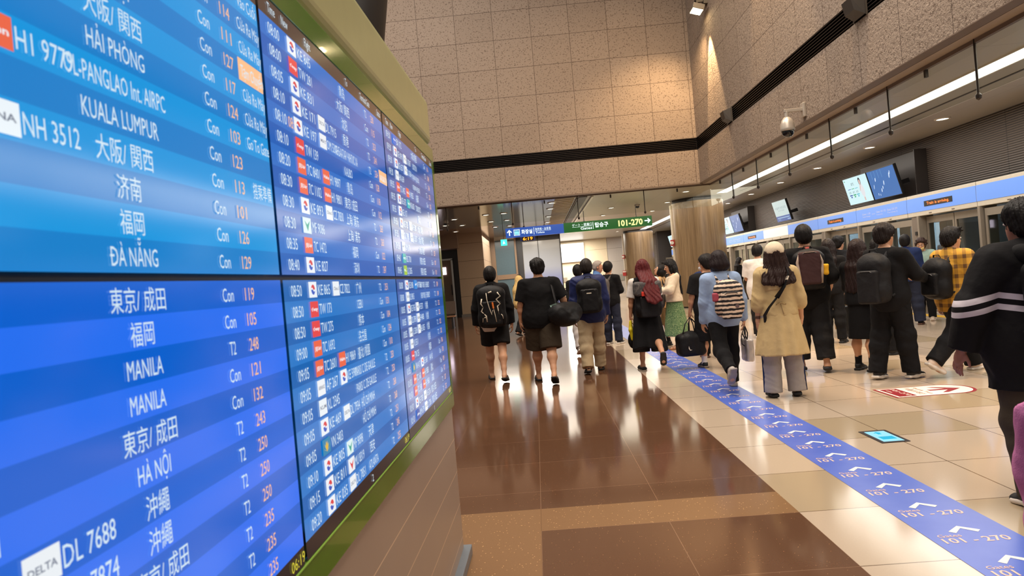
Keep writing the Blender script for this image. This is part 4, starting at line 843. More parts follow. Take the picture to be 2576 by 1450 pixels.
class Fig:
    """a person built in local axes: x to their right, y the way they face, z up; feet meet z = 0"""
    def __init__(s, x, y, yaw, h, label, build=1.0, legs=((0, 0), (0, 0)), feet=(None, None), arms=((0, 6, 8), (0, 6, 8)), hy=0, hp=0, lean=0, vox=.009, sk=(206, 154, 120), sh=1.0, curl=.6, tw=0):
        s.k = k = h/1.72; s.b = build; s.vox = vox; s.yaw = yaw; s.loc = (x, y, 0); s.h = h; s.sh = sh; s.curl = curl
        s.sk = skin(sk)
        ln = radians(lean); s.ln = ln
        pel = V(0, 0, .93)*k
        def up(v): # torso point from pelvis-relative, leaned forward
            v = V(*v)*k; yy, zz = v[1], v[2]; return pel+V(v[0], yy*cos(ln)+zz*sin(ln), -yy*sin(ln)+zz*cos(ln))
        s.up = up
        s.hip = [pel+V(sx*.088, 0, -.03)*k for sx in (-1, 1)]
        s.knee, s.ank, s.ft = [], [], []
        for i, sx in enumerate((-1, 1)):
            p, kn = [radians(a) for a in legs[i][:2]]; ab = radians(legs[i][2] if len(legs[i]) > 2 else 1.5)*sx
            d = V(sin(ab)*cos(p), sin(p), -cos(p)*cos(ab)); K = s.hip[i]+d*.43*k; q = p-kn; d2 = V(sin(ab)*.6*cos(q), sin(q), -cos(q)); A = K+d2*.405*k
            s.knee.append(K); s.ank.append(A)
            fp = feet[i] if feet[i] is not None else 0
            s.ft.append((radians(fp), radians(8)*sx))
        s.lo = []
        for i in (0, 1):
            R = s.footR(i); s.lo.append(min((s.ank[i]+R@(V(0, yy, -.075)*k))[2] for yy in (-.06, .17)))
        dz = -min(s.lo); sh_ = V(0, 0, dz)
        pel += sh_
        for L in (s.hip, s.knee, s.ank):
            for i in (0, 1): L[i] = L[i]+sh_
        s.pel = pel
        s.should = [up((sx*.172*build**.5*sh, -.012, .455)) for sx in (-1, 1)]
        s.elb, s.wri, s.hdir, s.hn = [], [], [], []
        for i, sx in enumerate((-1, 1)):
            a = arms[i]
            if isinstance(a, dict):   # reach for a target with the wrist
                T = V(*a['to'])*k if not a.get('abs') else V(*a['to']); S0 = s.should[i]; l1, l2 = .285*k, .25*k
                dv = T-S0; L = min(max(np.linalg.norm(dv), .08), (l1+l2)*.995); u = dv/np.linalg.norm(dv); T = S0+u*L
                ca = (l1*l1+L*L-l2*l2)/(2*l1*L); pole = V(*a.get('pole', (sx*.5, -.6, -.6))); pv = pole-u*(pole@u); pv /= np.linalg.norm(pv)
                E = S0+u*l1*ca+pv*l1*math.sqrt(max(0, 1-ca*ca)); hd = V(*a['dir']) if 'dir' in a else (T-E)
                s.elb.append(E); s.wri.append(T); s.hdir.append(hd/np.linalg.norm(hd)); s.hn.append(V(*a['n']) if 'n' in a else V(-sx, 0, 0))
            else:
                p, ab, el = [radians(q) for q in a[:3]]; d = V(sx*sin(ab), sin(p)*cos(ab), -cos(p)*cos(ab)); E = s.should[i]+d*.285*k
                q = p+el; ab2 = ab*.35; d2 = V(sx*sin(ab2), sin(q)*cos(ab2), -cos(q)*cos(ab2)); s.elb.append(E); s.wri.append(E+d2*.25*k); s.hdir.append(d2); s.hn.append(V(-sx, .25, 0))
        s.neck = up((0, -.02, .50)); ty, tp = radians(hy), radians(hp)
        Rz = np.array([[cos(ty), -sin(ty), 0], [sin(ty), cos(ty), 0], [0, 0, 1]]); Rx = np.array([[1, 0, 0], [0, cos(tp), -sin(tp)], [0, sin(tp), cos(tp)]]); s.hR = Rz@Rx
        s.hk = 1.05; s.hc = s.neck+V(0, .012, .043)*k+s.hR@(V(0, .012, .115)*k)
        s.root = thing('person', label, 'person', (x, y, 0), yaw)
        s.body()
    def H(s, *v): return s.hc+s.hR@(V(*v)*s.k*s.hk)
    def footR(s, i):
        p, t = s.ft[i]; Rx = np.array([[1, 0, 0], [0, cos(p), sin(p)], [0, -sin(p), cos(p)]]); t = -t; Rz = np.array([[cos(t), -sin(t), 0], [sin(t), cos(t), 0], [0, 0, 1]]); return Rz@Rx
    def F(s, i, *v): return s.ank[i]+s.footR(i)@(V(*v)*s.k)
    def torso(s, S, e=0.0, k=.05, bel=1.0):
        b = s.b; up = s.up; q = s.k; lR = np.array([[1, 0, 0], [0, cos(s.ln), sin(s.ln)], [0, -sin(s.ln), cos(s.ln)]])
        kk = k*q
        S.ell(up((0, -.005, -.01)), V(.160*b+e, .108*b+e, .13+e)*q, lR, kk); S.ell(up((0, .005*bel, .15)), V(.138*b+e, .098*b*bel+e, .15+e)*q, lR, kk)
        S.ell(up((0, -.005, .32)), V(.155*b+e, .108*b+e, .17+e)*q, lR, kk)
        S.cap(up((-.135*b**.5*s.sh, -.015, .445)), up((.135*b**.5*s.sh, -.015, .445)), (.056+e)*q, None, kk)
        for sx in (-1, 1): S.cap(up((sx*.05, -.02, .49)), up((sx*.15*s.sh, -.015, .452)), (.045+e)*q, (.05+e)*q, kk)
        return S
    def hand(s, S, i):
        k = s.k; sx = (-1, 1)[i]; z = s.hdir[i]; n = s.hn[i]-z*(s.hn[i]@z); n /= np.linalg.norm(n); x = np.cross(n, z)*sx   # x towards the thumb
        W_ = s.wri[i]; c = s.curl
        P = lambda a, b, d: W_+(x*a+n*b+z*d)*k
        S.ell(P(0, 0, .05), V(.038, .0155, .05)*k, np.array([x, n, z]).T, .012*k); S.cap(P(-.0, 0, .0), P(0, 0, .03), .024*k, .022*k, .015*k)
        for f, (a, L) in enumerate(((.028, .072), (.010, .08), (-.009, .075), (-.026, .058))):
            p = P(a, .002, .09); an = 0.0
            for sg, fr in ((.45, .0085), (.32, .0078), (.23, .0068)):
                an += c*(.55 if sg == .45 else .75); q = p+(n*sin(an)+z*cos(an))*L*sg*k; S.cap(p, q, fr*k, fr*.92*k, .004*k); p = q
        p = P(.03, .004, .028); q = P(.052, .018, .06); r = P(.05, .032+.01*c, .088); S.cap(p, q, .0115*k, .0095*k, .008*k); S.cap(q, r, .0095*k, .008*k, .004*k)
    def body(s):
        k = s.k; S = Sdf(s.vox); b = s.b; s.torso(S)
        H = s.H; R = s.hR
        S.cap(s.neck-V(0, 0, .04)*k, H(0, -.02, -.06), .056*k*b**.5, .05*k*b**.5, .04*k)
        S.ell(H(0, -.012, .03), V(.074, .09, .086)*k, R, .02*k); S.ell(H(0, .028, -.03), V(.060, .062, .078)*k, R, .03*k); S.ell(H(0, .048, -.085), V(.03, .026, .022)*k, R, .03*k)
        S.cap(H(0, .084, .018), H(0, .103, -.022), .009*k, .014*k, .012*k); S.ell(H(0, .078, .036), V(.045, .014, .010)*k, R, .014*k)
        for sx in (-1, 1):
            S.ell(H(sx*.032, .095, .014), V(.017, .012, .011)*k, R, .010*k, sub=True); S.ell(H(sx*.032, .080, .013), V(.013, .009, .009)*k, R, .004*k)
            S.ell(H(sx*.075, -.004, -.005), V(.011, .021, .031)*k, R, .01*k)
        S.ell(H(0, .086, -.052), V(.022, .010, .0065)*k, R, .004*k); S.ell(H(0, .084, -.064), V(.018, .011, .0075)*k, R, .004*k)
        for i in (0, 1):
            S.chain([s.should[i], s.elb[i], s.elb[i]+(s.wri[i]-s.elb[i])*.35, s.wri[i]], [.052*k*b**.5, .040*k*b**.5, .040*k*b**.5, .026*k], .03*k)
            s.hand(S, i)
            th = s.knee[i]+(s.hip[i]-s.knee[i])*.6
            S.chain([s.hip[i], th, s.knee[i]], [.088*k*b, .082*k*b, .056*k*b**.7], .04*k)
            sh = s.knee[i]-s.ank[i]; cf = s.ank[i]+sh*.68+V(0, -.022, 0)*k
            S.chain([s.knee[i], cf, s.ank[i]+sh*.25, s.ank[i]], [.052*k*b**.6, .056*k*b**.7, .036*k, .034*k], .03*k)
            S.cap(s.F(i, 0, -.02, -.03), s.F(i, 0, -.03, -.05), .034*k, .026*k, .02*k)
            S.chain([s.F(i, 0, 0, -.01), s.F(i, 0, .07, -.04), s.F(i, 0, .14, -.058)], [.034*k, .032*k, .016*k], .02*k); S.cap(s.F(i, -.02, .10, -.058), s.F(i, .02, .10, -.058), .018*k, None, .03*k)
        P, Fq = S.mesh(); lp = s.hR
        lipm = mat('lips', (170, 96, 88), .5)
        c = s.hc
        def mf(C):
            L = (C-c)@lp/k; return ((np.abs(L[:, 0]) < .02) & (L[:, 1] > .082) & (L[:, 2] < -.047) & (L[:, 2] > -.07)).astype(int)
        s.bo = mesh_obj('body', P, Fq, [s.sk, lipm], s.root, mfun=mf)
    def face(s, brow=(24, 18, 16)):
        k = s.k; R = s.hR
        for sx in (-1, 1):
            w = MB()
            for (r, mi, dy) in ((.0115, 0, 0), (.006, 1, .0062)):
                n = 8; m_ = 6; c = s.H(sx*.032, .080+dy, .013)
                pts = [c+R@(V(r*sin(pi*a/m_)*cos(2*pi*q/n)*(1.15 if mi == 0 else 1), r*sin(pi*a/m_)*sin(2*pi*q/n), r*cos(pi*a/m_)*(.75 if mi == 0 else 1))*k) for a in range(m_+1) for q in range(n)]
                w.add(pts, [(a*n+q, (a+1)*n+q, (a+1)*n+(q+1) % n, a*n+(q+1) % n) for a in range(m_) for q in range(n)], mi)
            w.build('eye', [mat('eye_white', (222, 214, 206), .3), mat('iris_dark', (22, 15, 12), .2)], s.bo, True)
            w = MB(); w.tube([s.H(sx*.015, .093, .037), s.H(sx*.032, .093, .043), s.H(sx*.050, .082, .037)], [.003*k, .004*k, .002*k], 6); w.build('eyebrow', mat('brow_%d' % brow[0], brow, .7), s.bo, True)
    # ---- hair
    def hair(s, kind='short', c=(20, 15, 13), name='hair', thick=.014, fringe=.045, vol=1.0):
        k = s.k*s.hk; S = Sdf(min(s.vox, .009)); R = s.hR; H = s.H; t = thick+.006
        up_ = R@V(0, 0, 1)
        fwd = R@V(0, 1, 0)
        S.ell(H(0, -.014, .036), V(.072+t, .092+t, .088+t*1.3)*k, R, .02*k, clip=[(H(0, .04, fringe), fwd*.72-up_*.69), (H(0, -.02, -.055), -up_*.92+fwd*.38)] if kind != 'bob' else [(H(0, .045, fringe), fwd*.75-up_*.66)])
        if kind in ('short', 'fluffy', 'spiky'):
            S.ell(H(0, -.052, -.02), V(.064+t*.7, .052+t*.6, .06)*k, R, .03*k, clip=[(H(0, -.05, -.082), -up_)])
            for sx in (-1, 1): S.cap(H(sx*.072, .012, .03), H(sx*.072, .016, -.012), .012*k, .006*k, .012*k)
        if kind == 'fluffy':
            for i in range(16):
                a = 2*pi*i/16; S.ell(H(.064*sin(a), -.018+.078*cos(a), .055+.03*sin(a*3)), V(.032, .032, .034)*k*vol, R, .018*k, clip=[(H(0, .05, fringe), fwd*.72-up_*.69)])
        if kind == 'spiky':
            for i in range(9): a = -1.2+.3*i; S.cap(H(.05*sin(a), .0, .10), H(.06*sin(a)+.02, .085+.01*cos(i*2), .11+.025*sin(i*1.7)), .022*k, .005*k, .02*k)
        if kind == 'bob':
            S.ell(H(0, -.035, -.03), V(.094+t, .085+t, .085)*k, R, .04*k, clip=[(H(0, .03, 0), fwd), (H(0, 0, -.10), -up_)])
            for sx in (-1, 1): S.cap(H(sx*.078, .01, .04), H(sx*.080, .0, -.06), .024*k, .02*k, .03*k)
        if kind.startswith('long'):
            L = {'long': .24, 'long2': .36, 'long3': .52, 'longw': .15}[kind]; wx = 1.45 if kind == 'longw' else 1
            S.ell(H(0, -.04, -.03), V(.082+t*.5, .072+t*.4, .09)*k, R, .03*k, clip=[(H(0, .02, 0), fwd)])
            n0 = s.neck
            for j, xx in enumerate((-.7, -.35, 0, .35, .7)):
                p1 = H(xx*.10, -.075+abs(xx)*.045, -.05); p2 = n0+V(xx*.125*wx+(.02 if kind == 'long3' else 0), (-.088 if kind != 'long3' else -.27)+abs(xx)*.03*wx, -.05)*k; p3 = n0+V(xx*.13+.05, -.42, -.36+abs(xx)*.06)*k if kind == 'long3' else n0+V(xx*.14*wx*(1 if kind != 'long3' else .9), -.13+abs(xx)*.03*wx, -L+abs(xx)*.03)*k
                S.chain([H(xx*.09, -.05+abs(xx)*.03, .02), p1, p2, p3], [.04*k, .04*k, .038*k, (.034 if wx > 1 else .022)*k], .035*k)
            for sx in (-1, 1): S.chain([H(sx*.080, .005, .03), H(sx*.086, .01, -.06), n0+V(sx*.10, .02, -.04)*k], [.02*k, .022*k, .018*k], .03*k)
        if kind == 'curly':
            r = np.random.default_rng(4)
            for i in range(70):
                v = r.normal(size=3); v /= np.linalg.norm(v)
                if v[1] > .55 and v[2] < .45: continue
                S.ell(H(v[0]*.092, -.018+v[1]*.10, .03+v[2]*.10), V(.026, .026, .024)*k, R, .012*k)
        P, Fq = S.mesh(disp=(lambda X, Y, Z, f=strands((.0022 if kind in ('short', 'bob') else .004)*k, 40, 1.4 if kind == 'longw' else 0): f(X-s.hc[0], Y-s.hc[1], Z)))
        return mesh_obj(name, P, Fq, hairm(c), s.root)
    # ---- clothes
    def top(s, m, name='shirt', hem=-.14, sleeve='long', e=.018, wr=.007, seed=1, bel=1.05, collar=0, flare=0.0, loose=.006, mfun=None, cuff=None, vneck=False):
        k = s.k; S = Sdf(max(s.vox, .009)); s.torso(S, e, .05, bel); b = s.b
        S.ell(s.up((0, -.0, -.03)), V(.166*b+e+.010+flare, .118*b+e+.010+flare*.8, .26)*k, None, .05*k)
        S.chain([s.up((0, 0, .30)), s.up((0, 0, .02))], [(.150*b+e*.8)*k, (.158*b+e+loose)*k], .06*k, sy=.72)
        if hem < -.2: S.chain([s.up((0, 0, 0)), s.pel+V(0, 0, hem-.05)*k], [(.16*b+e)*k, (.17*b+e+flare*1.4)*k], .06*k, sy=.72)
        for i in (0, 1):
            E, W_, A = s.elb[i], s.wri[i], s.should[i]; r0 = (.058*b**.5+e); r1 = (.044*b**.5+e); r2 = .032+e*.9
            if sleeve == 'long': d = (W_-E)/np.linalg.norm(W_-E); S.chain([A, E, W_], [r0*k, r1*k, r2*k], .035*k, clip=[(W_-d*.004, d)])
            elif sleeve == 'half':
                p = E+(W_-E)*.25; d = (W_-E)/np.linalg.norm(W_-E); S.chain([A, E, p+d*.1*k], [r0*k, (r1+.006)*k, (r1+.004)*k], .035*k, clip=[(p, d)])
            elif sleeve == 'short':
                f = .86; p = A+(E-A)*f; d = (E-A)/np.linalg.norm(E-A); S.cap(A, p+d*.1*k, (r0+.002)*k, (r1+.020)*k, .035*k, clip=[(p, d)])
            if cuff: d = (W_-E)/np.linalg.norm(W_-E); p = (E+(W_-E)*.25) if sleeve == 'half' else W_-d*.03*k; S.cap(p-d*.03*k, p+d*.012*k, (r1+.016 if sleeve == 'half' else r2+.006)*k, None, .006*k)
        if collar:
            nk = s.neck; S.cap(nk+V(0, -.012, -.02)*k, nk+V(0, -.006, .012+collar)*k, (.07+e*.4)*k, (.062+e*.3)*k, .03*k)
        cut = [(s.pel+V(0, 0, hem)*k, V(0, 0, -1))]
        if not collar: cut.append((s.neck+V(0, -.02, .018)*k, V(0, .45, .9)))
        else: cut.append((s.neck+V(0, -.0, .035+collar)*k, V(0, .4, .9)))
        P, Fq = S.mesh(folds(seed, wr*k), cut)
        if mfun is not None: return mesh_obj(name, P, Fq, m, s.root, mfun=mfun)
        return mesh_obj(name, P, Fq, m, s.root)
    def trousers(s, m, name='trousers', to=1.0, e=.016, wr=.007, seed=2, hemw=.012, crop=.0, mfun=None):
        """to: fraction of the leg covered, 1 = to the ankle"""
        k = s.k; b = s.b; S = Sdf(max(s.vox, .009)); S.ell(s.pel+V(0, -.004, -.01)*k, V(.165*b+e, .115*b+e, .145)*k, None, .05*k, clip=[(s.pel+V(0, 0, .10)*k, V(0, 0, 1))])
        for i in (0, 1):
            h, q, a = s.hip[i], s.knee[i], s.ank[i]
            if to <= .55:
                f = to/.5; p = h+(q-h)*f; d = (q-h)/np.linalg.norm(q-h); S.chain([h, p+d*.08*k], [(.096*b+e)*k, (.080*b+e+.016)*k], .035*k, clip=[(p, d)])
            else:
                S.ell(q, V(.078*b**.7+e, .080*b**.7+e, .10)*k, None, .04*k); S.ell(a+(q-a)*.68+V(0, -.022, 0)*k, V(.068*b**.7+e, .068*b**.7+e, .10)*k, None, .04*k)
                p = a+(q-a)*(1-(to-.5)/.5)-(q-a)*.02; d = (a-q)/np.linalg.norm(a-q)
                S.chain([h, q, p+d*.07*k], [(.094*b+e)*k, (.064*b**.7+e)*k, (.044+e+hemw)*k], .035*k, clip=[(p, d)])
        P, Fq = S.mesh(folds(seed, wr*k, .1, (1, 1, 2)))
        return mesh_obj(name, P, Fq, m, s.root, mfun=mfun)
    def skirt(s, m, name='skirt', top=.10, hem=-.62, r0=.14, r1=.30, n=9, amp=.016, sy=.8, sweep=0.0, rag=0, wr=.004, legs=True):
        k = s.k; zt = s.pel[2]+top*k; zb = s.pel[2]+hem*k; cx, cy = s.pel[0], s.pel[1]
        ax = (s.ank[0]+s.ank[1])/2-s.pel; lx, ly = (ax[0]*.5, ax[1]*.5) if legs else (0, 0)
        def f(X, Y, Z):
            t = np.clip((zt-Z)/(zt-zb), 0, 1); x = X-cx-t*lx; y = (Y-cy-t*(ly+sweep))/sy; a = np.arctan2(x, y); r = (r0+(r1-r0)*t**.8+amp*t*np.sin(a*n+2*np.sin(a*2)))*k
            bz = zb+rag*k*np.sin(a*2+.6)
            return np.maximum(np.maximum((np.sqrt(x*x+y*y)-r)*.85, Z-zt), bz-Z)
        R = (max(r0, r1)+amp+.05)*k
        S = Sdf(max(s.vox, .01)); S.fun(f, (cx-R-abs(lx), cy-R-abs(ly)-abs(sweep), zb-abs(rag)*k-.01), (cx+R+abs(lx), cy+R+abs(ly)+abs(sweep), zt+.01))
        P, Fq = S.mesh(folds(7, wr*k, .09, (1, 1, .3)))
        return mesh_obj(name, P, Fq, m, s.root)
    def shoes(s, kind, m, sole=None, name=None, socks=None):
        k = s.k
        for i in (0, 1):
            F = lambda *v: s.F(i, *v); R = s.footR(i); S = Sdf(min(s.vox, .008)); up_ = R@V(0, 0, 1); fw = R@V(0, 1, 0)
            nm = name or {'sneaker': 'sneaker', 'slide': 'slide_sandal', 'slipper': 'slipper', 'sandal': 'sandal', 'shoe': 'shoe'}[kind]
            th = .016 if kind in ('sneaker', 'shoe') else .013
            def solef(S):
                S.box(F(0, -.01, -.075+th), V(.030, .05, .004)*k, (th-.004)*k, R, .02*k); S.box(F(.002, .08, -.075+th), V(.034, .06, .003)*k, (th-.003)*k, R, .03*k); S.ell(F(0, .135, -.075+th), V(.044, .045, th)*k, R, .02*k)
            if kind in ('sneaker', 'shoe'):
                S.ell(F(0, -.012, -.025), V(.040, .052, .05)*k, R, .03*k); S.chain([F(0, -.0, .0), F(0, .06, -.03), F(0, .135, -.052)], [.040*k, .038*k, .030*k], .03*k); S.ell(F(0, .135, -.052), V(.045, .05, .028)*k, R, .02*k)
                P, Fq = S.mesh(cut=[(F(0, 0, .028), up_*.94-fw*.34), (F(0, 0, -.073), -up_)])
                o = mesh_obj(nm, P, Fq, m, s.root)
                T = Sdf(min(s.vox, .008)); solef(T); P, Fq = T.mesh(); mesh_obj('sole', P, Fq, sole or m, o)
            elif kind == 'slipper':
                solef(S); S.ell(F(0, .085, -.045), V(.046, .10, .034)*k, R, .02*k); S.ell(F(0, -.03, -.05), V(.043, .045, .026)*k, R, .02*k)
                P, Fq = S.mesh(cut=[(F(0, 0, -.076), -up_)]); mesh_obj(nm, P, Fq, m, s.root)
            else:
                solef(S); 
                for yy, zz in (((.075, -.012),) if kind == 'slide' else ((.10, -.03), (.035, .0))):
                    S.cap(F(-.043, yy, -.06), F(-.03, yy, zz), .008*k, None, .012*k); S.cap(F(-.03, yy, zz), F(.03, yy, zz), .008*k, None, .01*k); S.cap(F(.03, yy, zz), F(.043, yy, -.06), .008*k, None, .012*k)
                    if kind == 'slide': 
                        S.ell(F(0, yy+.0, -.05), V(.048, .045, .042)*k, R, .02*k)
                if kind == 'sandal': S.cap(F(-.036, -.02, -.03), F(0, -.062, -.02), .007*k, None, .008*k); S.cap(F(.036, -.02, -.03), F(0, -.062, -.02), .007*k, None, .008*k); S.cap(F(-.036, -.02, -.03), F(-.04, -.02, -.06), .007*k); S.cap(F(.036, -.02, -.03), F(.04, -.02, -.06), .007*k)
                P, Fq = S.mesh(); mesh_obj(nm, P, Fq, m, s.root)
            if socks:
                S = Sdf(min(s.vox, .008)); sh = s.knee[i]-s.ank[i]; top_ = s.ank[i]+sh*socks[1]; d = sh/np.linalg.norm(sh)
                S.chain([F(0, .03, -.03), s.ank[i], top_+d*.06*k], [.036*k, .040*k, .048*k], .02*k, clip=[(top_, d)]); S.cap(F(0, .0, -.02), F(0, .10, -.045), .038*k, .03*k)
                P, Fq = S.mesh(cut=[(F(0, 0, -.07), -up_)]); mesh_obj('sock', P, Fq, socks[0], s.root)
    def band(s, i, m, name='bracelet', f=.9, r=.031, w=.012):
        E, W_ = s.elb[i], s.wri[i]; p = E+(W_-E)*f; d = (W_-E)/np.linalg.norm(W_-E); q = MB(); q.cyl(p-d*w, p+d*w, r*s.k, n=18); return q.build(name, m, s.root, True)
    # world position of a local point
    def world(s, p):
        c, n = cos(s.yaw), sin(s.yaw); return (s.loc[0]+p[0]*c-p[1]*n, s.loc[1]+p[0]*n+p[1]*c, p[2])
    def item(s, name, label, cat, base, group=None):
        """a separate thing carried by the person; geometry given in the person's axes"""
        r = thing(name, label, cat, s.world(base), s.yaw, group); r['_b'] = 0; del r['_b']; return r, V(*base)
    def backpack(s, label, m, w=.30, h=.46, d=.17, z=.0, mp=None, pock=True, m_strap=None, gap=.0, tilt=0, round_=.05, seed=3, handle=True, straps='both', name='backpack', dx=0, wr=.008, pk=(.36, .28)):
        k = s.k; b = s.b; e = .022+gap
        zc = .27+z; back = -.108*b-e-d/2
        c = s.up((dx, back-.0, zc)); lR = np.array([[1, 0, 0], [0, cos(s.ln), sin(s.ln)], [0, -sin(s.ln), cos(s.ln)]])
        Q = lambda *v: c+lR@(V(*v)*k)
        it, base = s.item(name, label, 'bag', Q(0, 0, -h/2))
        m_strap = m_strap or m; vx = max(s.vox, .009)
        S = Sdf(vx); rd = min(round_, d*.45, w*.3)
        S.box(Q(0, .015, -.03), V(w/2-rd, d/2-rd-.008, h/2-rd-.02)*k, rd*k, lR, .05*k); S.ell(Q(0, .01, h/2-.12), V(w/2*.96, d/2, .13)*k, lR, .06*k); S.ell(Q(0, -.02, -h/2+.13), V(w/2*1.02, d/2*1.05, .13)*k, lR, .05*k)
        P, Fq = S.mesh(folds(seed, wr*k, .11)); mesh_obj('main_compartment', P, Fq, m, it, base)
        if pock:
            S = Sdf(vx); S.box(Q(0, -d/2+.012, -h/2+pk[0]*h), V(w*.36-.03, .012, pk[1]*h-.03)*k, .03*k, lR, .02*k)
            P, Fq = S.mesh(folds(seed+1, wr*.7*k, .09)); po = mesh_obj('front_pocket', P, Fq, mp or m, it, base)
            w_ = MB(); zz = -h/2+(pk[0]+pk[1])*h-.012; w_.tube([Q(-w*.30, -d/2-.022, zz-.03), Q(-w*.15, -d/2-.030, zz), Q(w*.15, -d/2-.030, zz), Q(w*.30, -d/2-.022, zz-.03)], .005*k, 6); w_.build('zip', mat('zip_dark', (44, 40, 40), .4), po, off=base)
        w_ = MB(); w_.tube([Q(-.05, .03, h/2-.0), Q(-.035, .02, h/2+.035), Q(.035, .02, h/2+.035), Q(.05, .03, h/2)], .009*k, 6, flat=.5)
        if handle: w_.build('carry_handle', m_strap, it, off=base)
        for sx in (-1, 1):
            if straps == 'right' and sx < 0: continue
            up = s.up; r = .024*k; ee = .012
            pts = [Q(sx*.07, d/2-.01, h/2-.07), up((sx*.085, -.085-ee, .475)), up((sx*.10, -.04, .510+ee)), up((sx*.112, .03, .492+ee)), up((sx*.118, .070*b+ee, .42)), up((sx*.125, .103*b+ee+.012, .30)), up((sx*.145*b, .085*b+ee+.01, .17)), up((sx*(.165*b+ee), .0, .08)), Q(sx*(w/2-.03), d/2-.02, -h/2+.06)]
            q = []
            for i in range(len(pts)-1):
                for t in (0, .25, .5, .75): q.append(pts[i]*(1-t)+pts[i+1]*t)
            q.append(pts[-1]); q = np.array(q); 
            for _ in range(2): q[1:-1] = (q[:-2]+2*q[1:-1]+q[2:])/4
            w_ = MB(); n = len(q); vs = []
            for i in range(n):
                t = q[min(i+1, n-1)]-q[max(i-1, 0)]; t /= np.linalg.norm(t); ctr = s.up((0, 0, q[i][2]/k-s.pel[2]/k)); o_ = q[i]-ctr; o_ -= t*(o_@t); o_ /= np.linalg.norm(o_)+1e-9; sd = np.cross(t, o_); hw = r*(1 if i < n*.6 else .55)
                for a_, b_ in ((-1, 0), (-.8, .007), (.8, .007), (1, 0), (.8, -.006), (-.8, -.006)): vs.append(q[i]+sd*hw*a_+o_*b_*k)
            w_.add(vs, [(i*6+j, i*6+(j+1) % 6, (i+1)*6+(j+1) % 6, (i+1)*6+j) for i in range(n-1) for j in range(6)]); w_.build('strap', m_strap, it, True, off=base)
        s.Q = Q
        return it, base, Q
# ================================================================ people
BLK = mat('black_cloth', (15, 14, 16), .85, fab=1); BLK2 = mat('faded_black_cloth', (25, 24, 25), .85, fab=1); CHAR = mat('charcoal_cloth', (48, 46, 46), .85, fab=1)
WHT = mat('white_cloth', (226, 218, 210), .8, fab=1); NAVY = mat('navy_nylon', (34, 42, 86), .5, fab=1); NAVY2 = mat('navy_cloth', (30, 44, 84), .8, fab=1); INK = mat('ink_denim', (34, 38, 54), .8, fab=1)
BEI = mat('beige_cotton', (188, 166, 132), .8, fab=1); KHK = mat('khaki_cotton', (150, 118, 78), .8, fab=1); OLV = mat('dark_olive_cloth', (62, 52, 40), .85, fab=1); OLK = mat('khaki_shorts', (120, 92, 56), .8, fab=1)
TRN = mat('khaki_trench_cloth', (196, 170, 122), .75, fab=1); GRY = mat('grey_jersey', (158, 150, 146), .85, fab=1); CRM = mat('cream_knit', (224, 206, 180), .9, fab=1.5); DNM = mat('pale_blue_cotton', (150, 172, 206), .75, fab=1)
SLV = mat('silver_foil', (214, 208, 204), .28, .6, fab=1); RUB = mat('black_rubber', (18, 17, 17), .6); SOLE = mat('white_rubber', (222, 212, 200), .6); TANL = mat('tan_leather', (150, 92, 52), .5); BRNL = mat('brown_sole', (92, 60, 44), .6)
SKY = mat('steel_blue_nylon', (76, 110, 160), .5, fab=1); GRN = mat('pale_green_denim', (150, 172, 158), .8, fab=1); PNK = mat('pink_fleece', (214, 130, 176), .9, fab=1); GRB = mat('grey_canvas', (96, 90, 86), .8, fab=1)
BBK = mat('black_nylon_bag', (16, 15, 17), .55, fab=1); BBK2 = mat('charcoal_nylon_bag', (27, 26, 28), .6, fab=1); MAR = mat('maroon_brown_nylon', (64, 40, 40), .6, fab=1); STN = mat('stone_webbing', (176, 156, 140), .7); REDC = mat('red_clip', (216, 58, 40), .4); YEL = mat('yellow_pouch', (222, 200, 30), .5); YEL2 = mat('yellow_towel', (236, 176, 30), .8)
MSK = mat('white_mask', (216, 216, 218), .8); MSK2 = mat('yellow_mask', (222, 190, 120), .8); CAPM = mat('cream_cap', (222, 204, 176), .75, fab=1); HIJ = mat('pale_yellow_veil', (214, 182, 120), .75, fab=1); CRD = mat('white_cord', (216, 204, 184), .6); WTC = mat('watch_dark', (26, 22, 24), .3); WTB = mat('watch_brown', (92, 58, 40), .5); CHRM = mat('chrome', (190, 184, 178), .2, .9)
PHN = mat('phone_black', (16, 16, 18), .2); PHS = mat('pale_phone', (228, 214, 210), .3)
def pat_mat(name, fn, r=.8):
    m = bpy.data.materials.new(name); m.use_nodes = True; t = NT(m); v = t.co(); fn(t, v); t.b.inputs['Roughness'].default_value = r; return m
def f_plaid(t, v):
    x, y, z = t.xyz(v); n = t.noise(v, 200, 1)
    a = t.m('SINE', t.m('MULTIPLY', t.m('ADD', x, y), 52)); b = t.m('SINE', t.m('MULTIPLY', z, 58)); k = t.m('ADD', t.m('GREATER_THAN', a, .3), t.m('GREATER_THAN', b, .3))
    c = t.mix(t.m('MULTIPLY', k, .5), lin((206, 152, 42)), lin((96, 62, 22))); t.col(t.mix(t.m('MULTIPLY', n, .3), c, lin((60, 40, 20))))
PLAID = pat_mat('yellow_plaid_cotton', f_plaid)
def f_stripe(t, v):
    x, y, z = t.xyz(v); n = t.noise(v, 22, 2); s = t.m('SINE', t.m('ADD', t.m('MULTIPLY', z, 125), t.m('MULTIPLY', n, 3.0)))
    t.col(t.mix(t.m('GREATER_THAN', s, .0), lin((28, 24, 28)), lin((226, 200, 176)))); t.bump(t.noise(v, 9, 3), .5, .02)
STRP = pat_mat('black_cream_striped_cloth', f_stripe)
def f_leaf(t, v):
    n = t.noise(v, 60, 3, .7); t.col(t.ramp(n, [(.3, lin((40, 62, 36))), (.5, lin((84, 116, 74))), (.68, lin((150, 162, 112)))])); t.bump(t.noise(v, 8, 2), .4, .02)
LEAF = pat_mat('green_leaf_print', f_leaf)
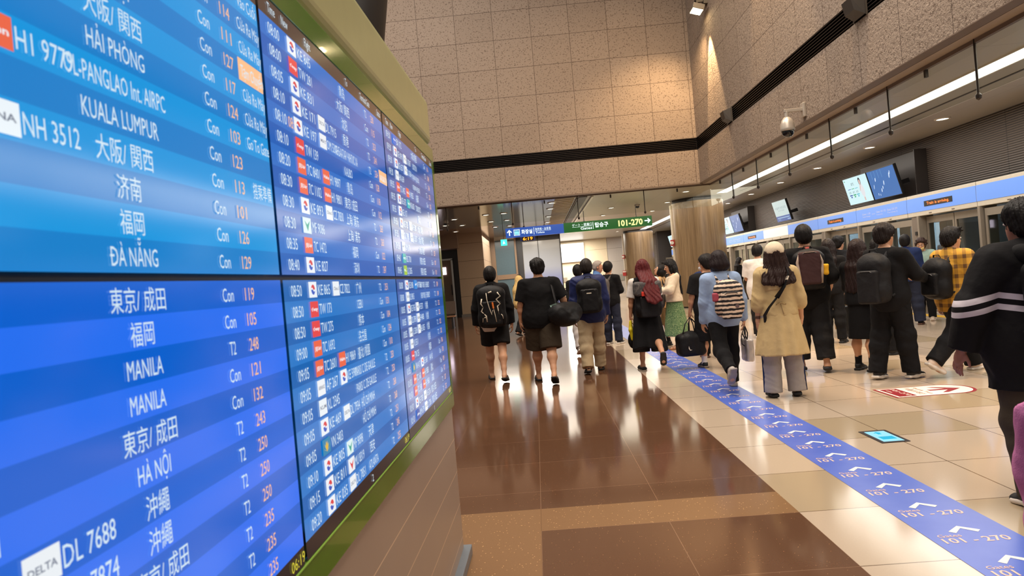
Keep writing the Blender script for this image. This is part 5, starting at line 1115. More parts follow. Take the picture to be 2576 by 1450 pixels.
def f_cam(t, v):
    n = t.noise(v, 30, 3); t.col(t.mix(t.m('GREATER_THAN', n, .55), lin((70, 66, 66)), lin((96, 90, 86))))
DSH = pat_mat('dusty_grey_nylon', f_cam)
def mask(f, m, name='face_mask'):
    S = Sdf(.007); k = f.k; R = f.hR; S.ell(f.H(0, .052, -.05), V(.060, .058, .052)*k, R, .01); P_, F_ = S.mesh(cut=[(f.H(0, .03, 0), -(R@V(0, 1, 0))), (f.H(0, 0, -.012), R@V(0, .25, .97))]); o = mesh_obj(name, P_, F_, m, f.root)
    w = MB()
    for sx in (-1, 1): w.tube([f.H(sx*.056, .05, -.03), f.H(sx*.078, .0, .0)], .003*k, 5)
    w.build('ear_loop', m, o)
def obj_sdf(S, name, m, parent, base, fold=0, seed=1, cut=None):
    P_, F_ = S.mesh(folds(seed, fold, .1) if fold else None, cut); return mesh_obj(name, P_, F_, m, parent, base)
def phone(f, label, i, m=PHN, up=(0, .35, .9), n=(0, -.9, .35)):
    c = f.wri[i]+f.hdir[i]*.085*f.k+f.hn[i]*.02; z = V(*up); z /= np.linalg.norm(z); y = V(*n); y -= z*(y@z); y /= np.linalg.norm(y); x = np.cross(y, z)
    it, b = f.item('phone', label, 'phone', c); M = Matrix(np.array([x, y, z]).T.tolist()).to_4x4()
    w = MB(); w.box((-.036, -.005, -.07), (.036, .005, .085), M=M); bevel(w.build('case', m, it), .004); w = MB(); w.box((-.032, -.0062, -.064), (.032, -.0052, .08), M=M); w.build('screen', emat('phone_screen', (190, 205, 225), .5), it)

# 1 man with the corded backpack
p = Fig(-.68, 10.42, .02, 1.73, 'man in black jacket and shorts with a white-corded backpack walking away', 1.1, ((17, 6), (-17, 14)), (0, 14), ((2, 14, 12), (0, 13, 10)), vox=.008)
p.hair('short', (18, 14, 13)); p.top(BLK, 'jacket', -.09, collar=.03, e=.026, seed=11, wr=.010); p.top(WHT, 'white_shirt_hem', -.165, 'none', e=.020, seed=12); p.trousers(BLK2, 'shorts', .40, e=.024); p.shoes('slide', RUB)
it, b, Q = p.backpack('tall black backpack with white cords worn by the man beside the flight board', BBK, .40, .60, .21, -.055, round_=.07, seed=5, pk=(.33, .3))
w = MB(); R_ = .006; yq = -.128
for pts in ([(-.13, .12), (-.15, .05), (-.115, .0), (-.15, -.06), (-.11, -.10), (-.085, -.13), (-.075, -.22)], [(.10, .20), (.14, .14), (.08, .1), (.13, .03), (.09, .0), (.10, -.08), (.11, -.22)], [(-.06, .2), (-.055, .10), (-.03, -.02), (.0, -.12), (.02, -.05)], [(.02, .06), (.03, -.03), (.045, -.12), (.06, -.23)], [(-.14, -.22), (-.13, -.16), (-.09, -.15)], [(.11, -.10), (.15, -.14), (.16, -.19)], [(-.03, .20), (.02, .215)]):
    w = MB(); w.tube([Q(a, yq-(.012 if abs(a) < .1 else -.004), c) for a, c in pts], R_*(1.7 if len(pts) == 7 or len(pts) == 2 else 1), 6); w.build('cord', CRD, it, True, off=b)
w = MB(); w.cyl(Q(.02, yq-.02, .06), Q(.03, yq-.02, -.03), .013); w.build('orange_toggle', mat('orange_toggle', (226, 120, 50), .5), it, off=b)

# 2 man in the black T-shirt with the duffel bag
p = Fig(.04, 9.86, .0, 1.77, 'big man in black T-shirt and dark shorts with a duffel bag at his side', 1.28, ((16, 6), (-14, 22)), (0, 28), ((4, 15, 12), (8, 26, 14)), hy=12, vox=.008)
p.hair('fluffy', (18, 14, 13)); p.top(BLK, 'shirt', -.16, 'short', e=.03, seed=21, wr=.011, loose=.02); p.trousers(OLV, 'shorts', .50, e=.032, seed=22); p.shoes('slide', RUB)
it, b = p.item('duffel_bag', 'black duffel bag slung from the shoulder of the big man in a black T-shirt', 'bag', (.34, -.13, .80))
S = Sdf(.01); S.chain([(.24, -.30, .97), (.44, .12, .96)], [.155, .155], .03); S.ell((.34, -.1, .87), (.19, .26, .09), None, .06); o = obj_sdf(S, 'bag_body', BBK, it, b, .012, 4)
w = MB(); w.tube([(.23, -.33, 1.02), (.20, -.20, 1.22), (.17, -.08, 1.44), (.16, .0, 1.497), (.17, .10, 1.40), (.30, .16, 1.18), (.43, .15, 1.02)], .022, 8, flat=.3); w.build('shoulder_strap', BBK2, it, True, off=b)
w = MB(); w.tube([(.40, -.17, 1.00), (.45, -.15, .99), (.46, -.13, .96)], .012, 6); w.build('white_tag', CRD, it, off=b); w = MB(); w.quad((.13, -.33, 1.10), (.22, -.40, 1.13), (.21, -.38, 1.07), (.14, -.36, 1.06)); w.build('green_luggage_tag', mat('grey_green_tag', (130, 160, 150), .5), it, off=b)

# 3 man in the navy jacket
p = Fig(.78, 10.52, -.03, 1.71, 'man in navy jacket and beige trousers with a plain black backpack, walking away', 1.15, ((-13, 12), (14, 6)), (12, 0), ((0, 8, 6), (4, 11, 10)), vox=.008)
p.hair('short', (34, 27, 24)); p.top(NAVY, 'jacket', -.17, collar=.03, e=.03, seed=31, wr=.012, loose=.02); p.trousers(BEI, e=.024, seed=32, hemw=.020, wr=.011); p.shoes('sandal', RUB)
it, b, Q = p.backpack('plain black backpack on the man in the navy jacket', BBK, .36, .50, .2, -.02, seed=8, pk=(.36, .34), round_=.07)
w = MB(); w.box((-.04, -.131, .03), (.03, -.127, .045), M=Matrix.Translation(Vector(Q(0, 0, 0)))); w.build('logo_patch', CRD, it, off=b)
# 4 hidden walker
p = Fig(.80, 13.0, .0, 1.68, 'person almost hidden behind the man in the navy jacket, walking in pale sneakers', 1.0, ((-18, 20), (16, 6)), (25, 0), vox=.012)
p.hair('short'); p.top(BLK2, 'shirt', -.1, seed=4); p.trousers(GRY, seed=5); p.shoes('sneaker', mat('grey_mesh', (150, 140, 132), .8), SOLE)
# 5 old man
p = Fig(1.36, 15.1, -1.75, 1.74, 'grey-haired man in a blue jacket facing the younger man in dark jeans', 1.08, ((1, 2), (-2, 2)), vox=.009, sk=(196, 138, 108), hp=-8)
p.face((120, 112, 106)); p.hair('short', (150, 140, 132), fringe=.07, thick=.010); p.top(SKY, 'jacket', -.14, collar=.05, seed=51, e=.026); p.trousers(BLK, seed=52); p.shoes('shoe', RUB, BRNL)
# 6 man in jeans with the grey sling pack
p = Fig(1.52, 14.40, -.55, 1.69, 'young man in a black sweater and dark jeans with a grey backpack, standing', 1.0, ((1, 1, 3), (0, 2, 3)), arms=({'to': (-.08, .26, 1.12)}, {'to': (.10, .27, 1.13)}), vox=.009)
p.hair('short', (16, 13, 12), thick=.018); p.top(BLK, 'sweater', -.13, seed=61, e=.022); p.trousers(INK, seed=62, e=.02, hemw=.018); p.shoes('sneaker', RUB, SOLE)
p.backpack('slim grey backpack worn by the young man in dark jeans', GRB, .24, .44, .12, -.03, seed=9, dx=-.05)
# 7 red haired woman
p = Fig(1.59, 10.30, .05, 1.61, 'woman with long dark red hair, white T-shirt and long black dress, walking away', .95, ((6, 4), (-20, 38)), (0, 58), ((4, 10, 10), (0, 8, 10)), vox=.008)
p.hair('long3', (84, 24, 26), thick=.016); p.top(WHT, 'white_t_shirt', -.02, 'short', seed=71, e=.02); p.top(BLK, 'dress_bodice', -.10, 'none', seed=72, e=.028); p.skirt(BLK, 'dress_skirt', .12, -.60, .17, .28, 6, .02, rag=.05); p.shoes('slipper', RUB); p.band(0, mat('silver_bracelet', (190, 180, 170), .3, .8), 'bracelet', .97, .028, .006)
it, b, Q = p.backpack('big black and grey backpack with red clips on the red-haired woman', BBK, .40, .54, .20, -.09, mp=BBK2, seed=12, round_=.08, pk=(.3, .3))
S = Sdf(.009); S.box(Q(0, -.01, .17), V(.15, .07, .06), .045, None, .03); obj_sdf(S, 'grey_lid', DSH, it, b, .008, 3)
for sx in (-.09, .09):
    w = MB(); w.box((sx-.024, -.150, .055), (sx+.024, -.122, .12), M=Matrix.Translation(Vector(Q(0, 0, 0)))); bevel(w.build('red_clip', REDC, it, off=b), .006)
w = MB(); w.tube([Q(-.03, .06, .26), Q(0, .0, .30), Q(.03, .06, .26)], .012, 6); w.build('red_grab_loop', REDC, it, off=b)
h = p.wri[0]+p.hdir[0]*.10*p.k; it, b = p.item('drawstring_pouch', 'black pouch with yellow cloth hanging from the red-haired woman\'s hand', 'bag', h+V(0, 0, -.42))
S = Sdf(.009); S.ell(h+V(.02, .0, -.28), (.085, .05, .13), None, .03); S.cap(h+V(.01, 0, -.16), h, .03, .012, .03); obj_sdf(S, 'pouch', BBK, it, b, .008)
S = Sdf(.008); S.chain([h+V(-.01, -.03, -.0), h+V(-.02, -.055, -.12), h+V(0, -.05, -.26)], [.022, .03, .026], .02); obj_sdf(S, 'yellow_cloth', YEL, it, b, .006)
# 8 boy looking up
p = Fig(2.32, 13.2, 1.05, 1.55, 'boy with glasses in a peach shirt and khaki shorts looking up', .92, ((3, 3), (-4, 4)), arms=((6, 8, 14), ({'to': (.2, .18, 1.0)})), hp=26, hy=12, vox=.008)
p.face(); p.hair('bob', (18, 14, 13), fringe=.055, thick=.012); p.top(mat('peach_cotton', (214, 172, 122), .8, fab=1), 'shirt', -.13, 'short', seed=81, e=.026); p.trousers(OLK, 'shorts', .52, e=.03, seed=82); p.shoes('shoe', RUB, RUB, socks=(BLK, .42))
w = MB()
for sx in (-1, 1):
    w.tube([p.H(sx*.034+.025*cos(a), .108, .014+.02*sin(a)) for a in [i*pi/6 for i in range(13)]], .0022, 5); w.tube([p.H(sx*.058, .106, .018), p.H(sx*.078, .0, .012)], .002, 5)
w.tube([p.H(-.01, .112, .016), p.H(.01, .112, .016)], .002, 5); w.build('glasses', mat('thin_metal', (150, 140, 130), .3, .8), p.root)
p.backpack('small black backpack on the boy in the peach shirt', BBK, .26, .36, .15, -.06, seed=13)
# 9 woman in the green skirt
p = Fig(2.47, 12.62, 1.50, 1.61, 'woman with long black hair, cream sweater and green printed skirt, reading', .96, ((2, 2), (-3, 4)), arms=({'to': (-.10, .27, 1.14), 'pole': (-1, -.3, -.8)}, {'to': (.08, .27, 1.14), 'pole': (1, -.3, -.8)}), hp=-12, vox=.008)
p.face(); p.hair('long2', (18, 14, 14), fringe=.03); p.top(CRM, 'sweater', -.02, 'long', seed=91, e=.034, wr=.010, cuff=1); p.skirt(LEAF, 'skirt', .08, -.68, .155, .30, 7, .012); p.shoes('sandal', TANL)
h = (p.wri[0]+p.wri[1])/2+V(0, .06, .03); it, b = p.item('paper_ticket', 'slip of paper in the hands of the woman in the green skirt', 'paper', h); w = MB(); w.box(h+V(-.06, -.02, .0), h+V(.05, -.012, .10)); w.build('sheet', mat('buff_paper', (224, 196, 150), .7), it, off=b)
it, b = p.item('tote_bag', 'grey tote bag hanging at the front of the woman in the green skirt', 'bag', (.05, .24, .76)); S = Sdf(.01); S.ell((.05, .22, .90), (.13, .075, .15), None, .04); S.cap((.0, .21, 1.0), (.1, .2, 1.05), .03, .015, .05); obj_sdf(S, 'bag_body', GRB, it, b, .01)
w = MB(); w.tube([(.02, .2, 1.03), (.10, .14, 1.16), (.14, .05, 1.34), (.13, -.01, 1.43)], .012, 6); w.build('strap', GRB, it, True, off=b)
# 10 person with bun
p = Fig(2.86, 15.5, -.1, 1.58, 'person with a hair bun and black printed T-shirt behind the boy', 1.0, vox=.012)
p.hair('short', (20, 15, 14)); S = Sdf(.01); S.ell(p.H(.0, -.06, .13), V(.045, .045, .04), None, .01); obj_sdf(S, 'hair_bun', hairm((20, 15, 14)), p.root, (0, 0, 0)); p.top(BLK, 'printed_shirt', -.12, 'short', seed=101); p.trousers(WHT, seed=102); p.shoes('sneaker', SOLE, SOLE)
w = MB(); text(w, 'CAMP', p.up((-.11, -.148, .34)), (1, 0, 0), (0, 0, 1), .06, .22); text(w, 'GUEST', p.up((-.11, -.148, .26)), (1, 0, 0), (0, 0, 1), .06, .22); w.build('shirt_print', CRD, p.root)
# 11 two people behind the denim shirt
p = Fig(2.72, 11.0, .1, 1.63, 'person in a navy T-shirt mostly hidden in front of the near column', 1.0, ((10, 5), (-10, 12)), (0, 10), vox=.010)
p.hair('short', (18, 14, 13)); p.top(NAVY2, 'shirt', -.12, 'short', seed=111); p.trousers(BLK, seed=112); p.shoes('sneaker', RUB, BRNL)
p = Fig(2.43, 9.95, .12, 1.60, 'person in a dark T-shirt and face mask carrying a big black holdall', 1.1, ((8, 4), (-20, 34)), (0, 50), ((8, 12, 14), (0, 10, 8)), hy=34, vox=.008)
p.face(); p.hair('short', (24, 18, 17), thick=.02); mask(p, MSK); p.top(BLK2, 'shirt', -.14, 'short', seed=113, e=.03, loose=.02); p.trousers(BLK, 'shorts', .55, e=.03, seed=114); p.shoes('sneaker', RUB, mat('grey_sole', (120, 106, 94), .6), socks=(WHT, .3))
h = p.wri[0]+p.hdir[0]*.085*p.k; it, b = p.item('holdall', 'big black holdall hanging from the hand of the person in the face mask', 'bag', h+V(.1, 0, -.56))
S = Sdf(.011); S.box(h+V(-.03, -.04, -.40), (.13, .06, .09), .07, None, .05); S.ell(h+V(-.03, -.04, -.30), (.15, .10, .10), None, .05); obj_sdf(S, 'bag_body', BBK, it, b, .012, 6)
for dx in (-.07, .04):
    w = MB(); w.tube([h+V(-.08+dx, -.06+dx*.5, -.24), h+V(-.05+dx*.5, -.03, -.10), h+V(-.0, -.01, -.005), h+V(.06+dx*.4, -.02, -.1), h+V(.10+dx, -.06+dx*.5, -.24)], .014, 6, flat=.5); w.build('handle', BBK2, it, True, off=b)
w = MB(); w.add([h+V(-.11, -.178, -.44), h+V(-.09, -.18, -.47), h+V(-.06, -.18, -.46), h+V(-.09, -.18, -.455), h+V(-.105, -.179, -.40)], [(0, 1, 2, 3, 4)]); w.build('white_mark', CRD, it, off=b)
# 12 denim shirt, striped backpack
p = Fig(2.16, 8.22, .02, 1.61, 'person in a pale blue shirt and black trousers with a striped backpack, walking away', 1.06, ((-22, 40), (12, 6)), (58, 0), ((2, 9, 12), (0, 14, 10)), hy=14, vox=.007)
p.hair('bob', (30, 18, 20), thick=.020); p.top(DNM, 'shirt', -.14, 'long', seed=121, e=.020, wr=.010, collar=.02, cuff=1, loose=.012); p.trousers(BLK, seed=122, e=.018, hemw=.006); p.shoes('sneaker', mat('pale_grey_shoe', (190, 180, 172), .7), mat('grey_sole_2', (150, 142, 138), .7))
it, b, Q = p.backpack('black and cream striped backpack on the person in the pale blue shirt', STRP, .33, .44, .17, -.05, seed=14, round_=.07, pk=(.30, .38), dx=.03, handle=False)
S = Sdf(.008); S.cap(Q(-.07, .02, .20), Q(.05, .02, .20), .022, None, .01); obj_sdf(S, 'red_top_band', mat('dark_red_cloth', (150, 40, 44), .7), it, b)
S = Sdf(.008); S.box(Q(-.165, -.02, .02), (.02, .02, .035), .015, None, .01); obj_sdf(S, 'red_side_pouch', mat('rose_cloth', (172, 70, 86), .7), it, b)
w = MB(); w.cyl(Q(.06, -.115, -.10), Q(.06, -.121, -.10), .022, n=16); w.build('round_badge', mat('badge_taupe', (110, 92, 92), .5), it, off=b)
h = p.wri[1]+p.hdir[1]*.085*p.k; it, b = p.item('silver_bag', 'silver tote bag hanging from the hand of the person in the pale blue shirt', 'bag', h+V(0, 0, -.45))
S = Sdf(.008); S.box(h+V(.02, .02, -.30), (.02, .09, .11), .025, None, .03); obj_sdf(S, 'bag_body', SLV, it, b, .012, 8)
for dy in (-.03, .05):
    w = MB(); w.tube([h+V(.0, dy-.05, -.18), h+V(-.03, dy-.04, -.10), h, h+V(.03, dy+.03, -.10), h+V(.03, dy+.06, -.18)], .007, 6); w.build('handle', RUB, it, True, off=b)
w = MB(); w.tube([h+V(-.01, -.03, -.02), h+V(-.06, -.05, -.12), h+V(-.06, -.05, -.22), h+V(-.01, -.03, -.26)], .006, 6); w.build('hanging_cord', RUB, it, True, off=b)
# 13 phone user by the doors
p = Fig(7.85, 27.0, -1.45, 1.63, 'small distant person in black with a white mask reading a phone by the doors', 1.0, arms=({'to': (-.08, .28, 1.15)}, {'to': (.08, .28, 1.15)}), hp=-22, vox=.014)
p.face(); p.hair('long', (20, 15, 14)); mask(p, MSK); p.top(BLK, 'shirt', -.12, seed=131); p.trousers(BLK2, seed=132); p.shoes('sneaker', RUB, SOLE); phone(p, 'phone held by the distant masked person by the doors', 1)
# 14 white T-shirt
p = Fig(4.24, 13.3, -.45, 1.75, 'man in a loose white T-shirt with a dark jacket over his arm', 1.05, ((2, 2), (-2, 3)), arms=((10, 10, 70), (0, 8, 10)), hp=-6, vox=.009)
p.hair('short', (18, 14, 13), thick=.018); p.top(WHT, 'white_t_shirt', -.22, 'short', seed=141, e=.034, loose=.02); p.trousers(BLK2, seed=142); p.shoes('sneaker', RUB, SOLE)
c = (p.elb[0]+p.wri[0])/2; it, b = p.item('folded_jacket', 'dark olive jacket draped over the arm of the man in the white T-shirt', 'jacket', c+V(0, 0, -.36)); S = Sdf(.011); S.cap(c+V(0, -.06, .0), c+V(0, .1, .02), .055, None, .03); S.box(c+V(-.02, .0, -.2), (.02, .07, .15), .03, None, .05); obj_sdf(S, 'cloth', OLV, it, b, .015, 5)
# 15 trench coat
p = Fig(2.55, 7.45, -.12, 1.62, 'woman in a cream cap and khaki trench coat with a black strap across her back', .95, ((2, 3, 3), (6, 10, 4)), (0, 4), ((0, 9, 10), (2, 13, 14)), vox=.007, hp=4)
p.hair('longw', (44, 28, 24), thick=.015); p.top(TRN, 'trench_coat', -.02, 'half', seed=151, e=.024, wr=.012, collar=.01, cuff=1, loose=.01); p.skirt(TRN, 'coat_skirt', .13, -.46, .165, .285, 8, .016, .78, wr=.006, legs=False)
S = Sdf(.009); p.torso(S, .042, .05); P_, F_ = S.mesh(folds(15, .010), [(p.up((0, 0, .24)), V(0, -.25, -.97)), (p.up((0, 0, .47)), V(0, .5, .85)), (p.up((0, .02, 0)), V(0, 1, 0)), (p.up((.19, 0, 0)), V(1, 0, 0)), (p.up((-.19, 0, 0)), V(-1, 0, 0))]); mesh_obj('storm_flap', P_, F_, TRN, p.root)
w = MB(); k = p.k; w.tube([p.pel+V(.175*sin(a), .135*cos(a), .135)*k for a in [2*pi*i/28 for i in range(29)]], .008, 6); w.tube([p.pel+V(.0, -.14, .135)*k, p.pel+V(.05, -.15, .11)*k, p.pel+V(.0, -.15, .13)*k, p.pel+V(-.05, -.15, .11)*k, p.pel+V(0, -.14, .135)*k], .006, 6); w.tube([p.pel+V(.0, -.145, .13)*k, p.pel+V(.02, -.165, .0)*k], .006, 6); w.build('waist_tie', TRN, p.root, True)
p.trousers(GRY, 'sweatpants', 1.02, seed=152, e=.028, hemw=.028, mfun=None); w = MB()
for i, sx in ((0, -1), (1, 1)):
    w = MB(); a, q = p.ank[i], p.knee[i]; w.tube([q+V(sx*.088, -.01, 0)*k, (a+q)/2+V(sx*.083, -.01, 0)*k, a+V(sx*.080, -.01, -.02)*k], [.026, .026, .028], 8, flat=.35); w.build('navy_side_stripe', NAVY2, p.root, True)
p.shoes('slipper', RUB); p.band(0, WTB, 'watch', .80, .034, .014)
S = Sdf(.008); R = p.hR; S.ell(p.H(0, -.012, .045), V(.106, .126, .114)*k, R, .02, clip=[(p.H(0, 0, .012), -(R@V(0, .15, .98)))]); S.box(p.H(0, .15, .03), V(.05, .05, .003)*k, .006, R, .03); obj_sdf(S, 'cap', CAPM, p.root, (0, 0, 0), 0, cut=[(p.H(0, -.115, .028), R@V(0, -.55, -.2))])
w = MB(); w.lathe([(.0, .006), (.008, .004), (.009, 0)], p.H(0, -.012, .142), 10); w.build('cap_button', CAPM, p.root)
it, b = p.item('crossbody_strap', 'wide black shoulder strap crossing the back of the khaki trench coat', 'strap', p.up((-.16, -.12, .02)))
pts = [p.up((.10, .06, .50)), p.up((.115, -.04, .55)), p.up((.10, -.165, .44)), p.up((.04, -.185, .31)), p.up((-.05, -.190, .19)), p.up((-.13, -.165, .09)), p.up((-.175, -.11, .0))]
w = MB(); w.tube(pts[:5], .040, 8, flat=.2, up=(1, .2, .8)); w.build('pad', BBK, it, True, off=b); w = MB(); w.tube(pts[4:]+[p.up((-.17, -.10, -.08))], .018, 8, flat=.35); w.build('webbing', BBK, it, True, off=b)
w = MB(); w.tube([p.up((.088, -.170, .415)), p.up((.070, -.178, .375))], .043, 8, flat=.24, up=(1, .2, .8)); w.build('white_stripe', CRD, it, off=b); phone(p, 'dark phone in the lowered hand of the woman in the trench coat', 0, PHN, (0, .3, -.95), (-1, 0, 0))
# 16 tall man
p = Fig(3.46, 8.98, -.22, 1.84, 'tall man in loose black clothes and slippers with a brown backpack', 1.12, ((6, 6, 3), (-8, 8, 3)), (4, 4), ((-2, 10, 20), (-6, 16, 62)), vox=.008)
p.hair('short', (18, 14, 13), thick=.017); p.top(BLK, 'shirt', -.20, 'half', seed=161, e=.036, wr=.012, loose=.03); p.trousers(BLK2, 'cropped_trousers', .92, seed=162, e=.034, hemw=.026); p.shoes('slipper', RUB)
it, b, Q = p.backpack('brown and black backpack with stone piping on the tall man', BBK, .33, .46, .17, .01, mp=MAR, seed=16, pk=(.52, .42), m_strap=BBK2)
for sx in (-1, 1): w = MB(); w.tube([Q(sx*.10, -.075, .19), Q(sx*.135, -.09, .08), Q(sx*.125, -.1, -.02), Q(sx*.11, -.1, -.17)], .017, 8, flat=.4); w.build('stone_piping', STN, it, True, off=b)
w = MB(); w.box((-.02, .0, .20), (.02, .05, .275), M=Matrix.Translation(Vector(Q(0, 0, 0)))); w.build('pink_tag', mat('pink_tag', (232, 110, 100), .5), it, off=b)
S = Sdf(.008); S.box(Q(.165, -.03, -.02), (.022, .03, .05), .02, None, .02); obj_sdf(S, 'yellow_cloth', YEL2, it, b, .012)
w = MB(); w.box((-.012, -.112, .02), (.008, -.106, .08), M=Matrix.Translation(Vector(Q(0, 0, 0)))); w.build('zip_pull', STN, it, off=b)
# 17 khaki man with the suitcase
p = Fig(5.60, 12.92, -1.15, 1.77, 'man in black jacket and khaki cargo trousers holding the suitcase handle', 1.05, ((3, 3), (-3, 4)), arms=((0, 8, 12), {'to': (.46, -.30, 1.10), 'dir': (.3, -.1, -.9), 'n': (-.4, .3, 0)}), vox=.009)
p.face(); p.hair('fluffy', (18, 14, 13), fringe=.04); p.top(BLK, 'jacket', -.12, seed=171, e=.026, collar=.01); p.trousers(KHK, 'cargo_trousers', seed=172, e=.032, hemw=.022, wr=.012); p.shoes('sneaker', RUB, RUB)
hw = p.world(p.wri[1]+p.hdir[1]*.085); sc = thing('suitcase', 'upright black suitcase with chrome handle by the man in khaki trousers', 'suitcase', (hw[0], hw[1], 0), -.15)
S = Sdf(.009); S.box((0, 0, .31), (.145, .075, .21), .035, None, .01)
def ribs(X, Y, Z): return (.004*np.sin(X*95)).astype(np.float32)
P_, F_ = S.mesh(ribs); mesh_obj('shell', P_, F_, mat('gloss_black_shell', (14, 14, 16), .22), sc)
hz = hw[2]
for sx in (-.05, .05): w = MB(); w.cyl((sx, .03, .55), (sx, .03, hz-.01), .009, n=10); w.build('handle_tube', CHRM, sc, True)
w = MB(); w.box((-.075, .012, hz-.012), (.075, .048, hz+.016)); bevel(w.build('grip', RUB, sc), .008)
w = MB(); w.tube([(-.06, .0, .56), (-.05, 0, .595), (.05, 0, .595), (.06, 0, .56)], .01, 6); w.build('top_handle', RUB, sc, True)
for sx in (-.13, .13):
    for sy in (-.07, .07):
        w = MB(); w.cyl((sx-.012, sy, .028), (sx+.012, sy, .028), .028, n=16); w.box((sx-.018, sy-.02, .03), (sx+.018, sy+.02, .08)); w.build('wheel', RUB, sc)
# 18 woman in the black dress
p = Fig(3.99, 8.68, -1.0, 1.60, 'woman with long dark brown hair in a black dress and black ankle socks', 1.08, ((2, 2, 3), (-3, 4, 3)), arms=((8, 4, 40), (8, 4, 40)), vox=.008)
p.face(); p.hair('long2', (36, 22, 20), fringe=.03, thick=.02); p.top(BLK, 'dress', -.05, 'long', seed=181, e=.024); p.skirt(BLK, 'dress_skirt', .12, -.50, .175, .20, 5, .006); p.shoes('shoe', RUB, RUB, socks=(BLK, .32))
# 19 man with the phone
p = Fig(3.98, 7.98, -1.05, 1.74, 'man in black sweatshirt and wide black trousers holding up a pale phone', 1.08, ((-6, 6, 3), (9, 4, 3)), (6, 0), ({'to': (-.02, .34, 1.14)}, {'to': (.20, .36, 1.10), 'dir': (.0, .6, .6)}), vox=.007, hy=-6)
p.face(); p.hair('fluffy', (30, 22, 20), fringe=.04, thick=.016); p.top(BLK, 'sweatshirt', -.18, 'long', seed=191, e=.026, wr=.011, loose=.012); p.trousers(BLK, 'wide_trousers', 1.0, seed=192, e=.026, hemw=.022, wr=.011)
p.shoes('sneaker', mat('black_white_leather', (26, 24, 25), .5), SOLE)
for i in (0, 1):
    w = MB(); F = p.F
    for sx in (-1, 1): w.tube([F(i, sx*.043, .02, -.05), F(i, sx*.046, .07, -.045), F(i, sx*.042, .12, -.048)], .016, 6, flat=.4); 
    w.tube([F(i, -.02, .145, -.032), F(i, .02, .145, -.032)], .014, 6); w.build('white_panel', SOLE, p.root, True)
p.backpack('large plain black backpack on the man holding up a phone', BBK2, .34, .54, .22, -.06, seed=19, round_=.09, pk=(.32, .34)); phone(p, 'pale phone held up by the man in the black sweatshirt', 1, PHS, (.25, .45, .83), (.85, -.45, 0))
# 20 face behind, and hair behind
p = Fig(4.84, 9.9, -1.3, 1.62, 'woman with black hair mostly hidden behind the man holding up a phone', 1.0, vox=.009); p.face(); p.hair('long', (16, 12, 12), fringe=.035); p.top(BLK2, 'shirt', -.12, seed=201); p.trousers(BLK, seed=202); p.shoes('sneaker', RUB, RUB)
p = Fig(4.86, 11.6, -.6, 1.70, 'dark-haired person mostly hidden behind the tall man', 1.0, vox=.012); p.hair('long', (26, 18, 17)); p.top(BLK, 'shirt', -.12, seed=203); p.trousers(BLK, seed=204); p.shoes('sneaker', RUB, RUB)
# 21 navy shirt
p = Fig(7.05, 13.4, -.55, 1.70, 'man in a navy shirt with his back turned, by the platform doors', 1.12, ((3, 3, 6), (0, 2, 6)), arms=((10, 8, 50), (10, 8, 50)), vox=.009)
p.hair('short', (18, 14, 13)); p.top(NAVY2, 'shirt', -.10, 'long', seed=211, e=.028, collar=.02); p.trousers(INK, seed=212, e=.03, hemw=.022); p.shoes('shoe', BLK2, BRNL)
# 22 curly woman
p = Fig(7.66, 13.95, 2.45, 1.62, 'woman with curly hair, yellow face mask and pale green jacket facing the man in navy', 1.02, ((2, 2), (-2, 3)), arms=({'to': (-.06, .27, 1.10)}, {'to': (.10, .28, 1.10)}), hp=-16, vox=.009)
p.face(); p.hair('curly', (52, 34, 26)); mask(p, MSK2); p.top(GRN, 'jacket', -.10, seed=221, e=.03, collar=.01); p.trousers(BLK, seed=222); p.shoes('sneaker', mat('beige_knit_shoe', (186, 166, 146), .8), SOLE)
# 23 plaid shirt
p = Fig(4.74, 8.02, -1.32, 1.69, 'man in a yellow plaid shirt and black trousers walking past with a black backpack', 1.15, ((24, 10), (-22, 26)), (0, 34), ((-6, 10, 14), (6, 14, 20)), vox=.007)
p.face(); p.hair('spiky', (20, 16, 15), fringe=.045); p.top(PLAID, 'plaid_shirt', -.17, 'short', seed=231, e=.032, wr=.011, collar=.02, loose=.015); p.trousers(BLK, seed=232, e=.026, hemw=.022); p.shoes('sneaker', mat('off_white_shoe', (222, 200, 182), .7), SOLE)
p.backpack('black backpack on the man in the yellow plaid shirt', BBK, .32, .46, .2, -.04, seed=23, round_=.08)
# 24 striped black jacket, close by
p = Fig(2.71, 3.92, .0, 1.66, 'man close by in a loose black hooded jacket with two white stripes', 1.15, ((-4, 6), (10, 4)), (4, 0), ((4, 27, 12), (0, 12, 10)), hy=6, vox=.006, sk=(150, 100, 84), curl=.35)
p.face(); p.hair('fluffy', (18, 14, 13), thick=.018, vol=1.05)
pz = p.pel[2]
def f_str(t, v):
    x, y, z = t.xyz(v); q = t.m('ADD', t.m('SUBTRACT', z, float(pz)), t.m('MULTIPLY', t.m('ABSOLUTE', t.m('ADD', x, .22)), .22)); n = t.noise(v, 9, 3)
    a = t.m('MULTIPLY', t.m('GREATER_THAN', q, .252), t.m('LESS_THAN', q, .284)); b_ = t.m('MULTIPLY', t.m('GREATER_THAN', q, .190), t.m('LESS_THAN', q, .222))
    t.col(t.mix(t.m('MAXIMUM', a, b_), t.mix(n, lin((12, 11, 13)), lin((20, 18, 20))), lin((206, 198, 204)))); t.bump(n, .5, .02); t.b.inputs['Specular IOR Level'].default_value = .2
p.top(pat_mat('black_cloth_white_stripes', f_str), 'jacket', -.27, 'long', seed=241, e=.048, wr=.013, collar=.04, loose=.02)
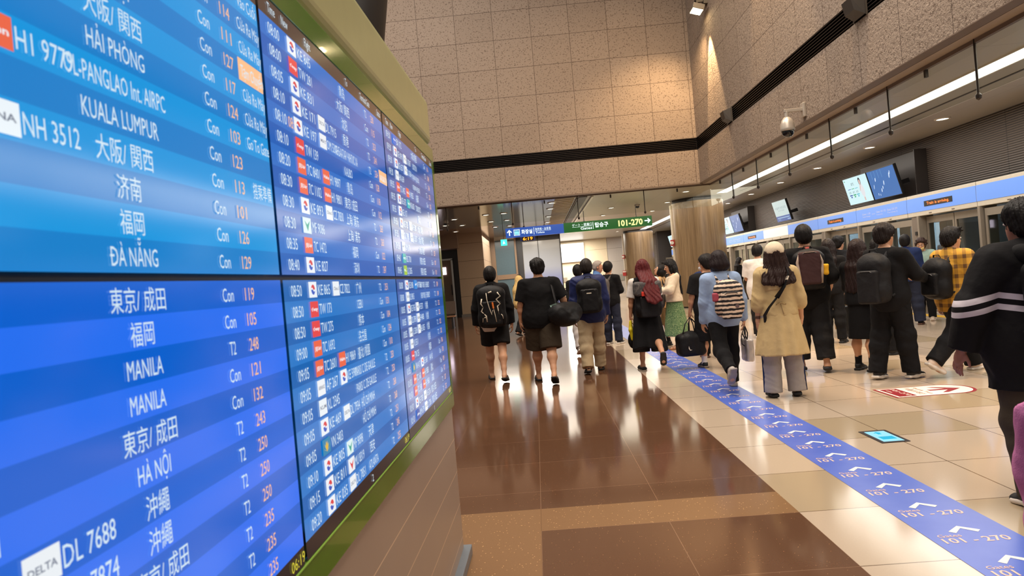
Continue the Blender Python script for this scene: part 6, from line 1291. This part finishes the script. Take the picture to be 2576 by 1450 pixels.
S = Sdf(.008); n0 = p.neck; S.chain([n0+V(-.13, .04, .0), n0+V(-.09, -.09, .0), n0+V(0, -.13, -.02), n0+V(.09, -.09, 0), n0+V(.13, .04, 0)], [.035, .045, .05, .045, .035], .04); obj_sdf(S, 'hood', BLK2, p.root, (0, 0, 0), .010)
p.trousers(OLV, seed=242, e=.03, hemw=.02); p.shoes('sneaker', RUB, SOLE); p.band(0, WTC, 'wrist_watch', .94, .034, .016)
p.backpack('black backpack on the man in the striped black jacket', BBK, .34, .50, .18, -.02, seed=24, gap=.03)
# 25 child with the pink fleece
p = Fig(1.475, 1.92, .1, 1.24, 'child in a pink fleece and navy trousers, mostly cut off by the picture edge', 1.1, ((4, 4), (-6, 8)), (0, 6), ({'to': (-.02, .22, .86), 'pole': (-1, -.25, -.45)}, (0, 10, 12)), vox=.007)
p.hair('bob', (26, 20, 18)); p.top(PNK, 'fleece', -.10, 'long', seed=251, e=.05, wr=.014, loose=.02); p.trousers(NAVY2, seed=252, e=.03); p.shoes('sneaker', RUB, SOLE)
p.backpack('black backpack on the child in the pink fleece', BBK, .30, .38, .2, -.05, seed=25, gap=.02)
# 26 veiled person far off, and a passenger on the train
p = Fig(-.42, 18.5, -.75, 1.64, 'person in a pale yellow veil and black trousers far behind the two men in black', 1.0, ((16, 5), (-16, 16)), (0, 20), vox=.011); p.face(); p.hair('short', (40, 28, 24), fringe=.08, thick=.006)
S = Sdf(.011); S.ell(p.H(0, -.035, .02), V(.098, .098, .11), p.hR, .04, clip=[(p.H(0, .045, 0), p.hR@V(0, 1, -.2))]); S.chain([p.H(0, -.05, -.05), p.up((0, -.06, .35)), p.up((0, -.06, .0))], [.10, .17, .19], .06); obj_sdf(S, 'veil', HIJ, p.root, (0, 0, 0), .012)
p.trousers(BLK, seed=261, e=.03, hemw=.02); p.top(BLK, 'tunic', -.2, seed=262); p.shoes('slide', RUB)
p = Fig(9.72, 16.55, -.9, 1.70, 'passenger in a grey T-shirt seen through the lit train window', 1.0, vox=.012); p.root.location.z = .03; p.hair('short', (40, 36, 36)); p.top(mat('pale_grey_tee', (172, 172, 186), .8, fab=1), 'shirt', -.1, 'short', seed=271); p.trousers(INK, seed=272); p.shoes('sneaker', RUB, SOLE)
